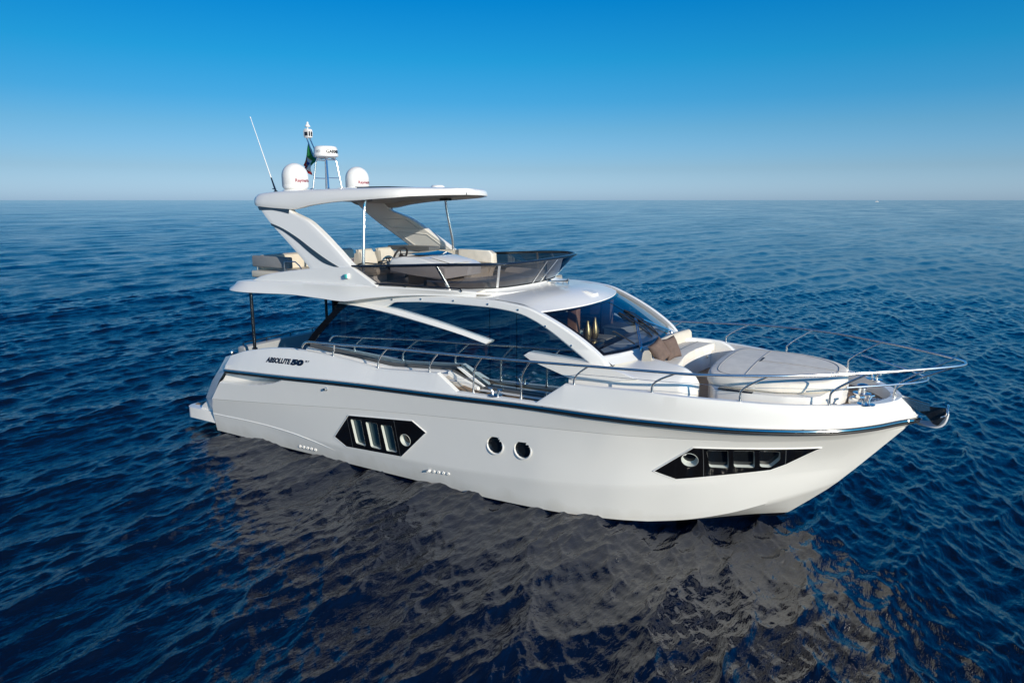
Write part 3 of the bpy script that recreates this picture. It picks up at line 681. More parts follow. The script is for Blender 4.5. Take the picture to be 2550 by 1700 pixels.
# ---- inside the saloon, seen through the windscreen
bm = bmesh.new(); box(bm, (4.7, -1.68, 1.30), (10.2, 1.68, 1.36)); link('saloon_floor', bm, M['floor'], Y)
bm = bmesh.new(); prism(bm, [(9.45, 1.4), (9.45, 2.40), (9.6, 2.52), (9.9, 2.56), (10.5, 2.62), (10.55, 1.9), (10.2, 1.4)], -1.5, 1.5, 0.03); ds = link('dashboard', recalc(bm), M['grey'], Y)
bm = bmesh.new(); box(bm, (9.52, -1.05, 2.53), (9.85, -0.35, 2.68), 0.03); link('instrument_hood', bm, M['black'], ds)
bm = bmesh.new(); box(bm, (8.75, 0.1, 1.36), (9.35, 1.3, 2.42), 0.02); ct = link('galley_counter', bm, M['gel2'], Y)
bm = bmesh.new(); box(bm, (8.72, 0.06, 2.422), (9.38, 1.34, 2.46), 0.01); link('counter_top', bm, M['under'], ct)
bm = bmesh.new(); box(bm, (8.55, 0.80, 1.36), (8.75, 0.98, 3.30), 0.01); link('wooden_column', bm, M['wood'], Y)
bm = bmesh.new(); box(bm, (6.9, 1.35, 1.36), (8.3, 1.66, 2.35), 0.05); link('saloon_sofa', bm, M['pad'], Y)
bm = bmesh.new(); box(bm, (8.5, -1.55, 1.36), (9.1, -0.6, 2.2), 0.08); link('helm_bench', bm, M['cream'], Y)
bm = bmesh.new(); rows = []
for k in range(40): x = 8.62+0.5*k/39; rows.append([(x, -1.56+0.025*math.sin(k*1.4), 3.30), (x, -1.60+0.035*math.sin(k*1.4+0.5), 2.55)])
loft(bm, rows); link('curtain', recalc(bm), M['curtain'], Y)
for x0 in (4.75, 5.9):
    bm = bmesh.new(); rows = []
    for k in range(14): x = x0+0.14*k/13; rows.append([(x, -1.60+0.02*math.sin(k*1.6), 3.05), (x, -1.66+0.02*math.sin(k*1.6), 2.2)])
    loft(bm, rows); link('curtain', recalc(bm), M['curtain'], Y)
bm = bmesh.new(); box(bm, (5.6, 1.4, 1.36), (6.2, 1.66, 3.2), 0.02); link('tall_cabinet', bm, M['wood'], Y)

for x, y, h, lb in ((9.42, 0.19, 0.40, 'taller brass bottle vase behind the windscreen, the one nearer the middle of the cabin'), (9.36, 0.0, 0.36, 'shorter brass bottle vase behind the windscreen, nearer the starboard pillar')):
    bm = bmesh.new(); lathe(bm, [(0.05, 0), (0.075, 0.06), (0.078, 0.14), (0.055, 0.24), (0.028, h*0.85), (0.024, h), (0.018, h), (0.018, h-0.05)], (0, 0, 0), 24)
    v = link('vase', bm, M['gold']); v.location = (x, y, 2.60); tag(v, lb, 'vase', 'brass vases in the saloon')
bm = bmesh.new(); box(bm, (9.20, -0.20, 2.40), (9.56, 0.32, 2.599), 0.01); link('vase_shelf', bm, M['grey'], ct)

# ---- flybridge deck, coaming, radar arch
OX = [1.86, 1.95, 2.1, 2.5, 3.1, 3.9, 4.6, 5.2, 5.8, 6.4, 7.0, 7.6, 8.0]
OB = [1.80, 1.98, 2.09, 2.13, 2.10, 2.05, 2.04, 2.03, 1.97, 1.88, 1.81, 1.74, 1.66]      # half width at the lower lip
OZ = [3.30, 3.285, 3.265, 3.262, 3.275, 3.295, 3.275, 3.255, 3.345, 3.42, 3.465, 3.48, 3.48]
OC = [1.62, 1.78, 1.90, 1.975, 1.985, 1.985, 1.985, 1.98, 1.93, 1.87, 1.81, 1.74, 1.62]     # half width at the upper crease
OT = [3.36, 3.41, 3.45, 3.485, 3.51, 3.545, 3.56, 3.575, 3.585, 3.59, 3.592, 3.592, 3.58]
def oi(tab, x): return float(pchip(OX, tab, [x])[0])
bm = bmesh.new(); rows = []
oxs = list(np.linspace(1.86, 2.2, 8))+list(np.linspace(2.25, 8.0, 60))
for x in oxs:
    b, zb, c, zt = oi(OB, x), oi(OZ, x), oi(OC, x), oi(OT, x); row = []
    half = [(0, zb-0.02+0.03), (c*0.9, zb+0.01), (b-0.03, zb-0.002), (b, zb+0.012), (b-0.012, zb+0.035), (c+(b-c)*0.35, zb+(zt-zb)*0.62), (c+0.015, zt-0.02), (c, zt), (c-0.04, zt+0.008), (c-0.28, zt+0.012)]
    row = [(x, -y, z) for y, z in half[::-1]]+[(x, y, z) for y, z in half[1:]]
    rows.append(row)
vs = loft(bm, rows); 
loft(bm, [[v.co.copy() for v in vs[0]], [(1.93, p.co.y*0.96, 3.37) for p in vs[0]]])
fd = link('flybridge_deck', recalc(bm), M['gel'], Y, smooth=32)
bm = bmesh.new(); o = [(1.95, -1.72), (1.95, 1.72), (5.0, 1.72), (7.0, 1.55), (7.6, 1.42), (8.0, 1.1), (8.15, 0.0), (8.0, -1.1), (7.6, -1.42), (7.0, -1.55), (5.0, -1.72)]
slab(bm, o, 3.545, 3.56) if False else slab(bm, o, 3.36, 3.40); link('flybridge_sole', recalc(bm), M['teak'], fd)
for s in (-1, 1):
    # side coaming
    bm = bmesh.new(); rows = []
    for x in np.linspace(2.62, 5.99, 50):
        zt = float(pchip([2.62, 2.85, 3.19, 3.8, 4.42, 4.9, 5.35, 5.99], [3.52, 3.60, 3.675, 3.765, 3.835, 3.872, 3.905, 3.60], [x])[0]) if x < 5.35 else 3.905-(x-5.35)*(0.305/0.64)
        base = oi(OT, min(x, 6))-0.01; y0 = 1.93 if x > 3 else 1.93-0.05*(3-x)
        lean = (zt-base)*0.16
        rows.append([(x, s*y0, base), (x, s*(y0-lean*0.4), base+(zt-base)*0.5), (x, s*(y0-lean+0.0), zt-0.015), (x, s*(y0-lean-0.02), zt), (x, s*(y0-lean-0.13), zt), (x, s*(y0-lean-0.16), 3.38)])
    vs = loft(bm, rows); cap(bm, vs[0]); cap(bm, vs[-1][::-1]); link('side_coaming', recalc(bm), M['gel'], Y, smooth=28)
    # arch leg: after edge and forward edge, leaning inwards towards the hardtop
    aft = spl([(2.44, 5.08), (2.55, 4.965), (2.74, 4.80), (3.02, 4.60), (3.45, 4.33), (3.88, 4.05), (4.23, 3.80)], 40); fwd_ = spl([(3.35, 5.06), (3.50, 4.90), (3.70, 4.835), (3.98, 4.745), (4.40, 4.52), (4.90, 4.20), (5.36, 3.895), (5.94, 3.60)], 40)
    def ay(z): return 1.555+(5.0-z)*0.255*(1 if z > 3.9 else 1) if z > 3.6 else 1.915
    def apt(k, f, off):
        a, b = aft[k], fwd_[k]; x = a[0]+(b[0]-a[0])*f; z = a[1]+(b[1]-a[1])*f
        return (x, s*(ay(z)+off), z)
    bm = bmesh.new(); rows = []
    for k in range(40):
        rows.append([apt(k, 0, -0.10), apt(k, 0, -0.03), apt(k, 0.03, 0.005)]+[apt(k, f, 0.012) for f in np.linspace(0.08, 0.9, 14)]+[apt(k, 0.97, 0.004), apt(k, 1.0, -0.02), apt(k, 1.0, -0.13), apt(k, 0.95, -0.15), apt(k, 0.06, -0.13)])
    vs = loft(bm, rows, close=True); cap(bm, vs[0]); cap(bm, vs[-1][::-1]); ar = link('radar_arch', recalc(bm), M['gel'], Y, smooth=28)
    # slate inlays: one short under the hardtop, one long curve down the leg
    bm = bmesh.new(); rows = []
    S1a = spl([(2.50, 5.00), (2.9, 5.005), (3.2, 4.985), (3.46, 4.945)], 24); S1b = spl([(2.575, 4.925), (2.9, 4.932), (3.2, 4.905), (3.46, 4.862)], 24)
    loft(bm, [[(a[0], s*(ay(a[1])+0.018), a[1]) for a in S1a], [(b[0], s*(ay(b[1])+0.018), b[1]) for b in S1b]])
    S2a = spl([(2.96, 4.672), (3.25, 4.60), (3.75, 4.42), (4.3, 4.17), (4.75, 3.98), (5.02, 3.885)], 30); S2b = spl([(3.00, 4.622), (3.30, 4.535), (3.75, 4.345), (4.25, 4.09), (4.65, 3.93), (4.88, 3.885)], 30)
    loft(bm, [[(a[0], s*(ay(a[1])+0.018), a[1]) for a in S2a], [(b[0], s*(ay(b[1])+0.018), b[1]) for b in S2b]])
    link('slate_inlay', recalc(bm), M['slate'], ar, smooth=0)
    # access panels inside the leg
    bm = bmesh.new()
    for k0, k1 in ((11, 17), (20, 31)):
        ring = [apt(k0, 0.2, -0.155), apt(k0, 0.85, -0.155), apt(k1, 0.85, -0.155), apt(k1, 0.2, -0.155)]
        tube(bm, ring+[ring[0]], 0.007, 6)
    link('access_panel', bm, M['gel2'], ar)
    # cabin-top navigation light
    bm = bmesh.new(); box(bm, (5.235, -0.03, -0.045), (5.325, 0.05, 0.045), 0.012, rot=None)
    for v in bm.verts: v.co.y = s*(1.905+v.co.y); v.co.z += 3.735
    nl = link('navigation_light', recalc(bm), M['gel'], Y)
    bm = bmesh.new(); box(bm, (5.25, 0.02, -0.038), (5.31, 0.075, 0.038), 0.012)
    for v in bm.verts: v.co.y = s*(1.905+v.co.y); v.co.z += 3.735
    link('lens', recalc(bm), M['teal'] if s < 0 else M['redlens'], nl)
    # hand rail on the deck edge outside the smoked screen
    bm = bmesh.new(); tube(bm, [(5.66, s*1.90, 3.575), (5.72, s*1.90, 3.62), (6.4, s*1.85, 3.635), (7.2, s*1.79, 3.635), (7.72, s*1.735, 3.63), (7.76, s*1.73, 3.585)], 0.014, 8); tube(bm, [(6.6, s*1.84, 3.59), (6.6, s*1.835, 3.632)], 0.010, 8); link('deck_edge_rail', bm, M['dsteel'], Y)

# ---- hardtop
HT = [(2.27, 1.40, 5.235, 5.15), (2.32, 1.50, 5.265, 5.09), (2.45, 1.575, 5.295, 5.01), (2.7, 1.60, 5.315, 4.985), (3.1, 1.605, 5.335, 4.96), (3.5, 1.60, 5.35, 4.945), (4.1, 1.59, 5.365, 5.03), (4.8, 1.575, 5.375, 5.10), (5.4, 1.555, 5.38, 5.13), (5.8, 1.52, 5.385, 5.155), (6.1, 1.45, 5.385, 5.175), (6.3, 1.33, 5.38, 5.195), (6.45, 1.15, 5.375, 5.205), (6.56, 0.92, 5.37, 5.215), (6.64, 0.62, 5.365, 5.225), (6.68, 0.35, 5.36, 5.23), (6.70, 0.02, 5.36, 5.235)]
HTA = np.array(HT); hs = np.linspace(0, 1, 90); ci = np.concatenate([[0], np.cumsum(np.hypot(np.diff(HTA[:, 0]), np.diff(HTA[:, 1])))]); ci /= ci[-1]
bm = bmesh.new(); rows = []
for t in hs:
    x, wd, zt, zb = [float(pchip(ci, HTA[:, k], [t])[0]) for k in range(4)]; h = zt-zb; q = min(1, wd/0.5)
    half = [(0, zt), (wd*0.5, zt-0.006*q), (wd-0.22*q, zt-0.02*q), (wd-0.10*q, zt-0.035*q-0.02*h), (wd-0.04*q, zt-0.07*q*min(1, h/0.25)-0.1*h), (wd-0.008*q, zb+0.35*h), (wd, zb+0.18*h), (wd-0.008*q, zb+0.03*h), (wd-0.05*q, zb), (wd-0.12*q, zb+0.02*h), (wd-0.18*q, zb+0.28*h), (0, zb+0.40*h)]
    rows.append([(x, -y, z) for y, z in half]+[(x, y, z) for y, z in half[-2:0:-1]])
vs = loft(bm, rows, close=True); cap(bm, vs[0]); cap(bm, vs[-1][::-1])
for f in bm.faces:
    c = f.calc_center_median(); f.normal_update()
recalc(bm); bm.normal_update()
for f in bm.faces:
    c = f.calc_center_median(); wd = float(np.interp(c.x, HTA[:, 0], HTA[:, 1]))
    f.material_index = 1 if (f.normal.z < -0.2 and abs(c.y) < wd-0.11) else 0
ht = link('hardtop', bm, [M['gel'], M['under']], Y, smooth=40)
bm = bmesh.new(); box(bm, (4.35, -0.62, 5.375), (5.25, 0.62, 5.402), 0.008); link('sunroof_panel', bm, M['black'], ht)
bm = bmesh.new(); box(bm, (3.9, -0.66, 5.368), (4.4, 0.66, 5.384), 0.006); link('sunroof_track', bm, M['gel'], ht)
bm = bmesh.new(); lathe(bm, [(0.14, 5.36), (0.14, 5.40), (0.11, 5.425), (0, 5.43)], (6.0, 0, 0), 24); link('antenna_puck', bm, M['dome'], ht)
for s in (-1, 1):
    bm = bmesh.new(); tube(bm, [(5.24, s*1.30, 5.17), (5.235, s*1.33, 5.0), (5.27, s*1.40, 4.6), (5.30, s*1.47, 4.2), (5.30, s*1.51, 3.45)], 0.030, 12, smooth=24); pl = link('hardtop_pole', bm, M['chrome'], Y)
    bm = bmesh.new(); box(bm, (5.12, s*1.30-0.07, 5.12), (5.36, s*1.30+0.07, 5.175), 0.012); link('mounting_block', bm, M['rubber'], pl)
    # satellite dome
    bm = bmesh.new(); prof = [(0.34, 5.30), (0.325, 5.315), (0.27, 5.325), (0.26, 5.345), (0.22, 5.35)]
    lathe(bm, prof, (2.97, s*0.94, 0), 40); db = link('satellite_dome', bm, M['gel'], Y)
    prof = [(0.19, 5.345), (0.235, 5.36), (0.268, 5.41), (0.272, 5.44), (0.268, 5.443), (0.272, 5.447), (0.272, 5.62)]+[(0.272*math.cos(a), 5.62+0.275*math.sin(a)) for a in np.linspace(0.08, PI/2, 14)]
    bm = bmesh.new(); lathe(bm, prof, (2.97, s*0.94, 0), 48); link('radome', bm, M['dome'], db, smooth=45)
    def wrap(u, v, cx=2.97, cy=s*0.94, r=0.2735, z0=5.505, w_=0.40):
        a = (u-w_/2)/r; return (cx+r*math.cos(a), cy+r*math.sin(a), z0+v)
    link('lettering', letter_mesh('Raymarine', 0.092, wrap, 0.0035, 0.40), M['maroon'], db, smooth=0)

# ---- radar stand, scanner, masthead light
bm = bmesh.new()
for a in (-1, 1):
    for b in (-1, 1):
        tube(bm, [(2.95+a*0.30, b*0.24, 5.352), (2.95+a*0.245, b*0.21, 5.38), (2.95+a*0.235, b*0.20, 5.42), (2.95+a*0.165, b*0.15, 5.95), (2.95+a*0.14, b*0.13, 6.03), (2.95+a*0.07, b*0.10, 6.045)], 0.020, 8)
    tube(bm, [(2.95+a*0.207, -0.18, 5.61), (2.95+a*0.207, 0.18, 5.61)], 0.010, 8)
    tube(bm, [(2.95+a*0.16, -0.14, 6.0), (2.95+a*0.16, 0.14, 6.0)], 0.013, 8)
rm = link('radar_stand', bm, M['chrome'], Y)
bm = bmesh.new(); lathe(bm, [(0.20, 6.05), (0.262, 6.075), (0.272, 6.10), (0.272, 6.112), (0.262, 6.125), (0.255, 6.22), (0.245, 6.262), (0.215, 6.29), (0.0, 6.303)], (2.95, 0, 0), 48); sc = link('radar_scanner', bm, M['dome'], Y, smooth=40)
def wrapr(c0, w_, z0):
    return lambda u, v: (2.95+0.2655*math.cos(c0+(u-w_/2)/0.2655), 0.2655*math.sin(c0+(u-w_/2)/0.2655), z0+v)
link('lettering', letter_mesh('GARMIN', 0.095, wrapr(-0.06, 0.36, 6.14), 0.003, 0.36), M['ink'], sc, smooth=0)
link('lettering', letter_mesh('HD', 0.08, wrapr(-1.42, 0.10, 6.15), 0.002, 0.10), M['lgrey'], sc, smooth=0)
bm = bmesh.new()
for b in (-1, 1): tube(bm, [(2.86, b*0.07, 6.045), (2.70, b*0.07, 6.045), (2.63, b*0.065, 6.09), (2.43, b*0.045, 6.50)], 0.014, 8)
mt = link('masthead_light', bm, M['chrome'], Y)
bm = bmesh.new(); prism(bm, rounded([(2.36, 6.49), (2.36, 6.69), (2.51, 6.69), (2.51, 6.49)], 0.05), -0.065, 0.065, 0.01); link('light_housing', recalc(bm), M['dome'], mt)
bm = bmesh.new()
for y in (-0.062, 0.0):
    box(bm, (2.505, y+0.01, 6.53), (2.518, y+0.05, 6.63), 0.004)
box(bm, (2.40, -0.072, 6.54), (2.49, -0.06, 6.62), 0.004)
link('light_lens', bm, M['ink'], mt)
bm = bmesh.new(); lathe(bm, [(0.012, 6.68), (0.012, 6.725), (0.055, 6.73), (0.058, 6.745), (0.03, 6.79), (0.022, 6.80), (0.02, 6.835), (0, 6.84)], (2.435, 0, 0), 20); link('anchor_light', bm, M['dome'], mt)
bm = bmesh.new(); tube(bm, [(2.545, -1.2, 5.58), (2.03, -1.2, 6.83)], [0.012, 0.006], 8); tube(bm, [(2.03, -1.2, 6.825), (2.02, -1.2, 6.85)], 0.011, 8); wa = link('whip_antenna', bm, M['dome'], Y)
bm = bmesh.new(); tube(bm, [(2.655, -1.2, 5.32), (2.60, -1.2, 5.45), (2.54, -1.2, 5.595)], [0.022, 0.018, 0.014], 8); lathe(bm, [(0.05, 5.285), (0.05, 5.31), (0.025, 5.33)], (2.66, -1.2, 0), 14); tube(bm, [(2.56, -1.2, 5.37), (2.62, -1.2, 5.36)], 0.010, 6); link('ratchet_base', bm, M['dsteel'], wa)

# ---- ensign drooping behind the radar stand
def flag_bm():
    A, B, Cc, D = Vector((2.30, 0.15, 6.43)), Vector((2.52, 0.10, 5.99)), Vector((2.20, 0.22, 5.70)), Vector((1.97, 0.22, 5.92)); b_ = bmesh.new(); n = 28; rows = []
    for i in range(n+1):
        u = i/n; row = []
        for j in range(n+1):
            v = j/n; p = (A*(1-u)+D*u)*(1-v)+(B*(1-u)+Cc*u)*v
            p = p+Vector((-0.35, -0.9, 0.1)).normalized()*(0.055*math.sin(5.5*v+4*u+0.6)*(0.3+v)+0.02*math.sin(13*v-3*u))+Vector((0, 0, -0.05*math.sin(PI*u)*(1-v)))
            row.append(p)
        rows.append(row)
    vs = loft(b_, rows)
    for f in b_.faces: pass
    b_.faces.ensure_lookup_table()
    for i in range(n):
        for j in range(n):
            u, v = (i+0.5)/n, (j+0.5)/n; mi = 0 if u < 0.44 else (1 if u < 0.80 else 2)
            if 0.44 <= u < 0.80 and v < 0.42:
                mi = 3 if (u < 0.62) == (v < 0.21) else (2 if u > 0.62 else 1)
                if u < 0.48 or u > 0.76 or v < 0.04: mi = 4
            b_.faces[i*n+j].material_index = mi
    return b_
fg, fwh, frd, fbl, fgo = [mat(n_, c_, 0.8, bump=0.2, bscale=80) for n_, c_ in (('green_cloth', (0.02, 0.22, 0.06)), ('white_cloth', (0.72, 0.72, 0.70)), ('red_cloth', (0.62, 0.03, 0.03)), ('blue_cloth', (0.03, 0.06, 0.25)), ('gold_cloth', (0.5, 0.32, 0.08)))]
fl = link('ensign', flag_bm(), [fg, fwh, frd, fbl, fgo]); tag(fl, 'green, white and red flag with a shield, drooping behind the radar stand', 'flag')

# ---- smoked flybridge windscreen
TOPP = [(5.22, 1.80, 3.900), (5.9, 1.825, 3.945), (6.6, 1.835, 3.985), (7.3, 1.825, 4.028), (7.75, 1.79, 4.048), (8.12, 1.68, 4.058), (8.38, 1.46, 4.062), (8.53, 1.15, 4.064), (8.60, 0.75, 4.065), (8.63, 0.35, 4.065), (8.635, 0, 4.065)]
BOTP = [(5.90, 1.835, 3.60), (6.3, 1.815, 3.605), (6.75, 1.785, 3.607), (7.2, 1.72, 3.607), (7.55, 1.60, 3.607), (7.85, 1.42, 3.607), (8.05, 1.20, 3.605), (8.17, 0.92, 3.605), (8.23, 0.6, 3.605), (8.265, 0.3, 3.605), (8.275, 0, 3.605)]
def fullring(P, n):
    a = spl(P, n); return np.concatenate([a*[1, -1, 1], a[::-1][1:]])
NT = 70; tp = fullring(TOPP, NT); bt = fullring(BOTP, NT)
bm = bmesh.new(); loft(bm, [[bt[i]*(1-t)+tp[i]*t+np.array([0.0, 0.0, 0.0]) for i in range(2*NT-1)] for t in np.linspace(0.02, 0.985, 6)])
fs = link('flybridge_windscreen', recalc(bm), M['flyglass'], Y)
bm = bmesh.new(); tube(bm, [tuple(p) for p in tp], 0.028, 10); link('top_rail', bm, M['dsteel'], fs)
bm = bmesh.new(); tube(bm, [tuple(p) for p in bt], 0.014, 8); link('lower_seal', bm, M['rubber'], fs)
bm = bmesh.new(); tube(bm, [(5.24, -1.80, 3.885), (5.90, -1.84, 3.60)], 0.012, 8); tube(bm, [(5.24, 1.80, 3.885), (5.90, 1.84, 3.60)], 0.012, 8); link('side_seal', bm, M['rubber'], fs)
for i in (30, 47, 66, 2*NT-2-30, 2*NT-2-47, 2*NT-2-66):
    bm = bmesh.new(); a, b = Vector(tp[i]), Vector(bt[i]); out = (a-b); n = Vector((out.x, out.y, 0)).normalized()*0.012
    d = (Vector(tp[i+1])-a).normalized()*0.022
    loft(bm, [[b-d-n, b+d-n, b+d+n, b-d+n], [a-d-n, a+d-n, a+d+n, a-d+n]], close=True); link('brace', recalc(bm), M['chrome'], fs, smooth=0)
# coved foot moulding carrying the screen
bm = bmesh.new(); F0 = fullring([(5.95, 1.86, 3.585), (6.6, 1.83, 3.585), (7.2, 1.775, 3.58), (7.62, 1.68, 3.565), (7.98, 1.50, 3.55), (8.22, 1.24, 3.535), (8.36, 0.94, 3.53), (8.42, 0.6, 3.53), (8.45, 0.3, 3.53), (8.46, 0, 3.53)], NT)
rows = []
for t, dz in ((0, -0.03), (0, 0), (0.35, 0.008), (0.7, 0.03), (0.95, 0.06), (1.0, 0.075), (1.12, 0.072)):
    rows.append([np.array([f[0]*(1-t)+b[0]*t, f[1]*(1-t)+b[1]*t, f[2]+ (dz if t < 0.99 else dz)]) for f, b in zip(F0, bt)])
for r in rows:
    for p in r: p[2] = min(p[2], 3.602)
loft(bm, rows); 
fi = fullring([(5.95, 1.74, 3.58), (6.75, 1.70, 3.59), (7.2, 1.63, 3.59), (7.55, 1.5, 3.59), (7.85, 1.33, 3.59), (8.0, 1.15, 3.59), (8.10, 0.88, 3.59), (8.15, 0.6, 3.59), (8.18, 0.3, 3.59), (8.19, 0, 3.59)], NT)
loft(bm, [rows[-1], fi, fi*[1, 1, 0]+[0, 0, 3.38]]); link('foot_moulding', recalc(bm), M['gel'], Y, smooth=50)
# ---- flybridge furniture
bm = bmesh.new(); slab(bm, rounded([(6.55, -1.55), (7.2, -1.52), (7.7, -1.25), (8.02, -0.7), (8.08, 0.0), (8.02, 0.7), (7.7, 1.25), (6.9, 1.5), (6.9, 0.1), (6.85, -0.6), (6.55, -0.95)], 0.15), 3.40, 3.60, 0.04)
fp = link('flybridge_sunpad', recalc(bm), M['pad'], Y)
bm = bmesh.new()
for k in range(9):
    a = -1.15+2.3*k/8
    j = int((NT-1)+a*24); 
pr = fullring([(6.9, 1.62, 3.6), (7.3, 1.55, 3.6), (7.65, 1.38, 3.6), (7.92, 1.08, 3.6), (8.04, 0.72, 3.6), (8.09, 0.36, 3.6), (8.10, 0, 3.6)], 40)
loft(bm, [[p+np.array([0, 0, 0.0]) for p in pr], [p+np.array([0.03, 0, 0.09]) for p in pr], [p*[0.985, 0.93, 1]+np.array([0.02, 0, 0.11]) for p in pr], [p*[0.975, 0.90, 1]+np.array([0, 0, 0.08]) for p in pr], [p*[0.97, 0.88, 1] for p in pr]])
link('back_cushion', recalc(bm), M['pad'], fp, smooth=60)
# helm console: white moulding with sloping dash, tinted hood, wheel
bm = bmesh.new()
prism(bm, [(5.62, 3.74), (5.60, 3.93), (5.68, 4.035), (5.95, 4.07), (6.35, 4.05), (6.85, 3.955), (6.98, 3.90), (6.96, 3.70), (6.80, 3.66), (6.3, 3.72)], -1.12, 0.12, 0.05)
hc = link('helm_console', recalc(bm), M['gel'], Y, smooth=40)
bm = bmesh.new(); box(bm, (5.85, -0.85, 3.38), (6.70, -0.1, 3.76), 0.03); link('console_base', bm, M['under'], hc)  # darker taupe stands in for the shadow below the console moulding
bm = bmesh.new(); loft(bm, [[(5.66, -0.98, 4.082), (5.70, 0.0, 4.086)], [(5.8, -0.98, 4.115), (5.85, 0.0, 4.125)], [(6.05, -0.95, 4.108), (6.15, 0.02, 4.112)], [(6.2, -0.9, 4.073), (6.33, 0.03, 4.06)]]); link('dash_hood', recalc(bm), M['black'], hc)
bm = bmesh.new(); prism(bm, [(6.42, 4.05), (6.44, 4.062), (6.86, 3.985), (6.9, 3.96)], -0.85, -0.12, 0.008); link('locker_lid', recalc(bm), M['gel2'], hc)
bm = bmesh.new()
R_ = Matrix.Rotation(math.radians(-62), 4, 'Y')
def wheel(c, r):
    b_ = bmesh.new(); pts = []
    for k in range(33):
        a = 2*PI*k/32; p = R_ @ Vector((r*math.cos(a), r*math.sin(a), 0)); pts.append(Vector(c)+p)
    tube(b_, pts, 0.021, 8, caps=False)
    for a in (PI/2, PI*7/6, PI*11/6): tube(b_, [Vector(c)+R_ @ Vector((0, 0, -0.03)), Vector(c)+R_ @ Vector((r*math.cos(a), r*math.sin(a), 0))], 0.012, 6)
    lathe(b_, [(0.05, -0.05), (0.05, 0.0), (0.02, 0.01)], c, 14, (R_ @ Vector((0, 0, 1))))
    tube(b_, [Vector(c), Vector(c)+R_ @ Vector((0, 0, -0.2))], 0.03, 8); return b_
link('steering_wheel', wheel((5.36, -0.46, 4.02), 0.19), M['rubber'], hc)
bm = bmesh.new(); box(bm, (5.44, -0.95, 3.78), (5.58, -0.78, 3.90), 0.02); tube(bm, [(5.47, -0.87, 3.88), (5.40, -0.87, 3.99)], 0.014, 8); box(bm, (5.36, -0.93, 3.985), (5.42, -0.81, 4.02), 0.012); link('throttle', bm, M['rubber'], hc)
for y in (-0.78, -0.19):
    bm = bmesh.new(); prism(bm, rounded([(4.58, 3.76), (4.60, 4.12), (4.66, 4.16), (4.76, 4.14), (4.82, 3.90), (4.84, 3.78)], 0.05), y-0.23, y+0.23, 0.055)
    for v in bm.verts:
        t = (v.co.z-3.76)/0.4; v.co.y = y+(v.co.y-y)*(1-0.28*max(0, t-0.35))
    hsx = link('helm_seat', recalc(bm), M['cream'], Y, smooth=50)
    bm = bmesh.new(); prism(bm, rounded([(4.72, 3.66), (4.72, 3.79), (5.18, 3.81), (5.24, 3.76), (5.20, 3.66)], 0.04), y-0.25, y+0.25, 0.04); link('seat_cushion', recalc(bm), M['cream'], hsx, smooth=50)
    bm = bmesh.new(); box(bm, (4.70, y-0.2, 3.40), (5.10, y+0.2, 3.66), 0.03); link('pedestal', bm, M['gel'], hsx)
    bm = bmesh.new(); tube(bm, [(4.74, y-0.27, 3.86), (4.95, y-0.29, 3.90), (5.14, y-0.22, 3.89), (5.20, y, 3.885), (5.14, y+0.22, 3.89), (4.95, y+0.29, 3.90), (4.74, y+0.27, 3.86)], 0.013, 8, smooth=20); link('armrest', bm, M['dsteel'], hsx)
# port settee, wet bar, table, aft bench
bm = bmesh.new(); prism(bm, [(3.9, 3.40), (3.9, 3.80), (4.1, 3.93), (4.5, 4.0), (5.5, 4.03), (6.28, 4.04), (6.40, 3.98), (6.42, 3.72), (6.3, 3.66), (6.3, 3.40)], 1.42, 1.60, 0.04); st = link('port_settee', recalc(bm), M['cream'], Y, smooth=40)
bm = bmesh.new(); prism(bm, [(5.52, 3.79), (5.52, 4.055), (6.32, 4.05), (6.42, 3.97), (6.40, 3.79)], 1.36, 1.43, 0.02); link('back_pad', recalc(bm), M['pad'], st)
bm = bmesh.new(); box(bm, (4.5, 0.75, 3.40), (6.3, 1.44, 3.68), 0.05); link('seat_cushion', bm, M['cream'], st)
bm = bmesh.new(); box(bm, (3.75, 0.95, 3.40), (5.05, 1.40, 3.98), 0.03); wb = link('wet_bar', bm, M['gel'], Y)
bm = bmesh.new(); box(bm, (3.72, 1.05, 4.0), (4.95, 1.44, 4.10), 0.02); link('lid', bm, M['grey'], wb)
bm = bmesh.new(); box(bm, (2.75, 0.3, 3.72), (3.7, 1.1, 3.755), 0.015); tb = link('folding_table', bm, M['tablewood'], Y)
bm = bmesh.new(); tube(bm, [(3.2, 0.7, 3.40), (3.2, 0.7, 3.72)], 0.04, 10); link('pedestal', bm, M['chrome'], tb)
bm = bmesh.new(); prism(bm, [(1.98, 3.60), (1.98, 3.93), (2.08, 3.955), (2.16, 3.92), (2.2, 3.62)], -1.25, 1.58, 0.03); ab = link('aft_bench', recalc(bm), M['cream'], Y, smooth=40)
bm = bmesh.new(); prism(bm, [(2.05, 3.40), (2.05, 3.58), (2.12, 3.62), (2.7, 3.62), (2.75, 3.56), (2.75, 3.40)], -1.25, 1.58, 0.03); link('seat_cushion', recalc(bm), M['cream'], ab)
bm = bmesh.new(); box(bm, (1.98, -1.40, 3.715), (3.12, -1.27, 3.955), 0.03); sb = link('side_bench_back', bm, M['greyfab'], Y)
bm = bmesh.new()
for x in (2.07, 2.98): tube(bm, [(x, -1.335, 3.42), (x, -1.335, 3.74)], 0.014, 8)
tube(bm, [(3.06, -1.45, 3.58), (3.06, -1.45, 3.86), (3.1, -1.45, 3.88), (3.35, -1.42, 3.88), (3.45, -1.40, 3.80), (3.50, -1.40, 3.74)], 0.013, 8); link('steel_frame', bm, M['chrome'], sb)
bm = bmesh.new(); box(bm, (2.06, -1.5, 3.50), (3.3, -0.9, 3.64), 0.03); link('seat_cushion', bm, M['cream'], sb)

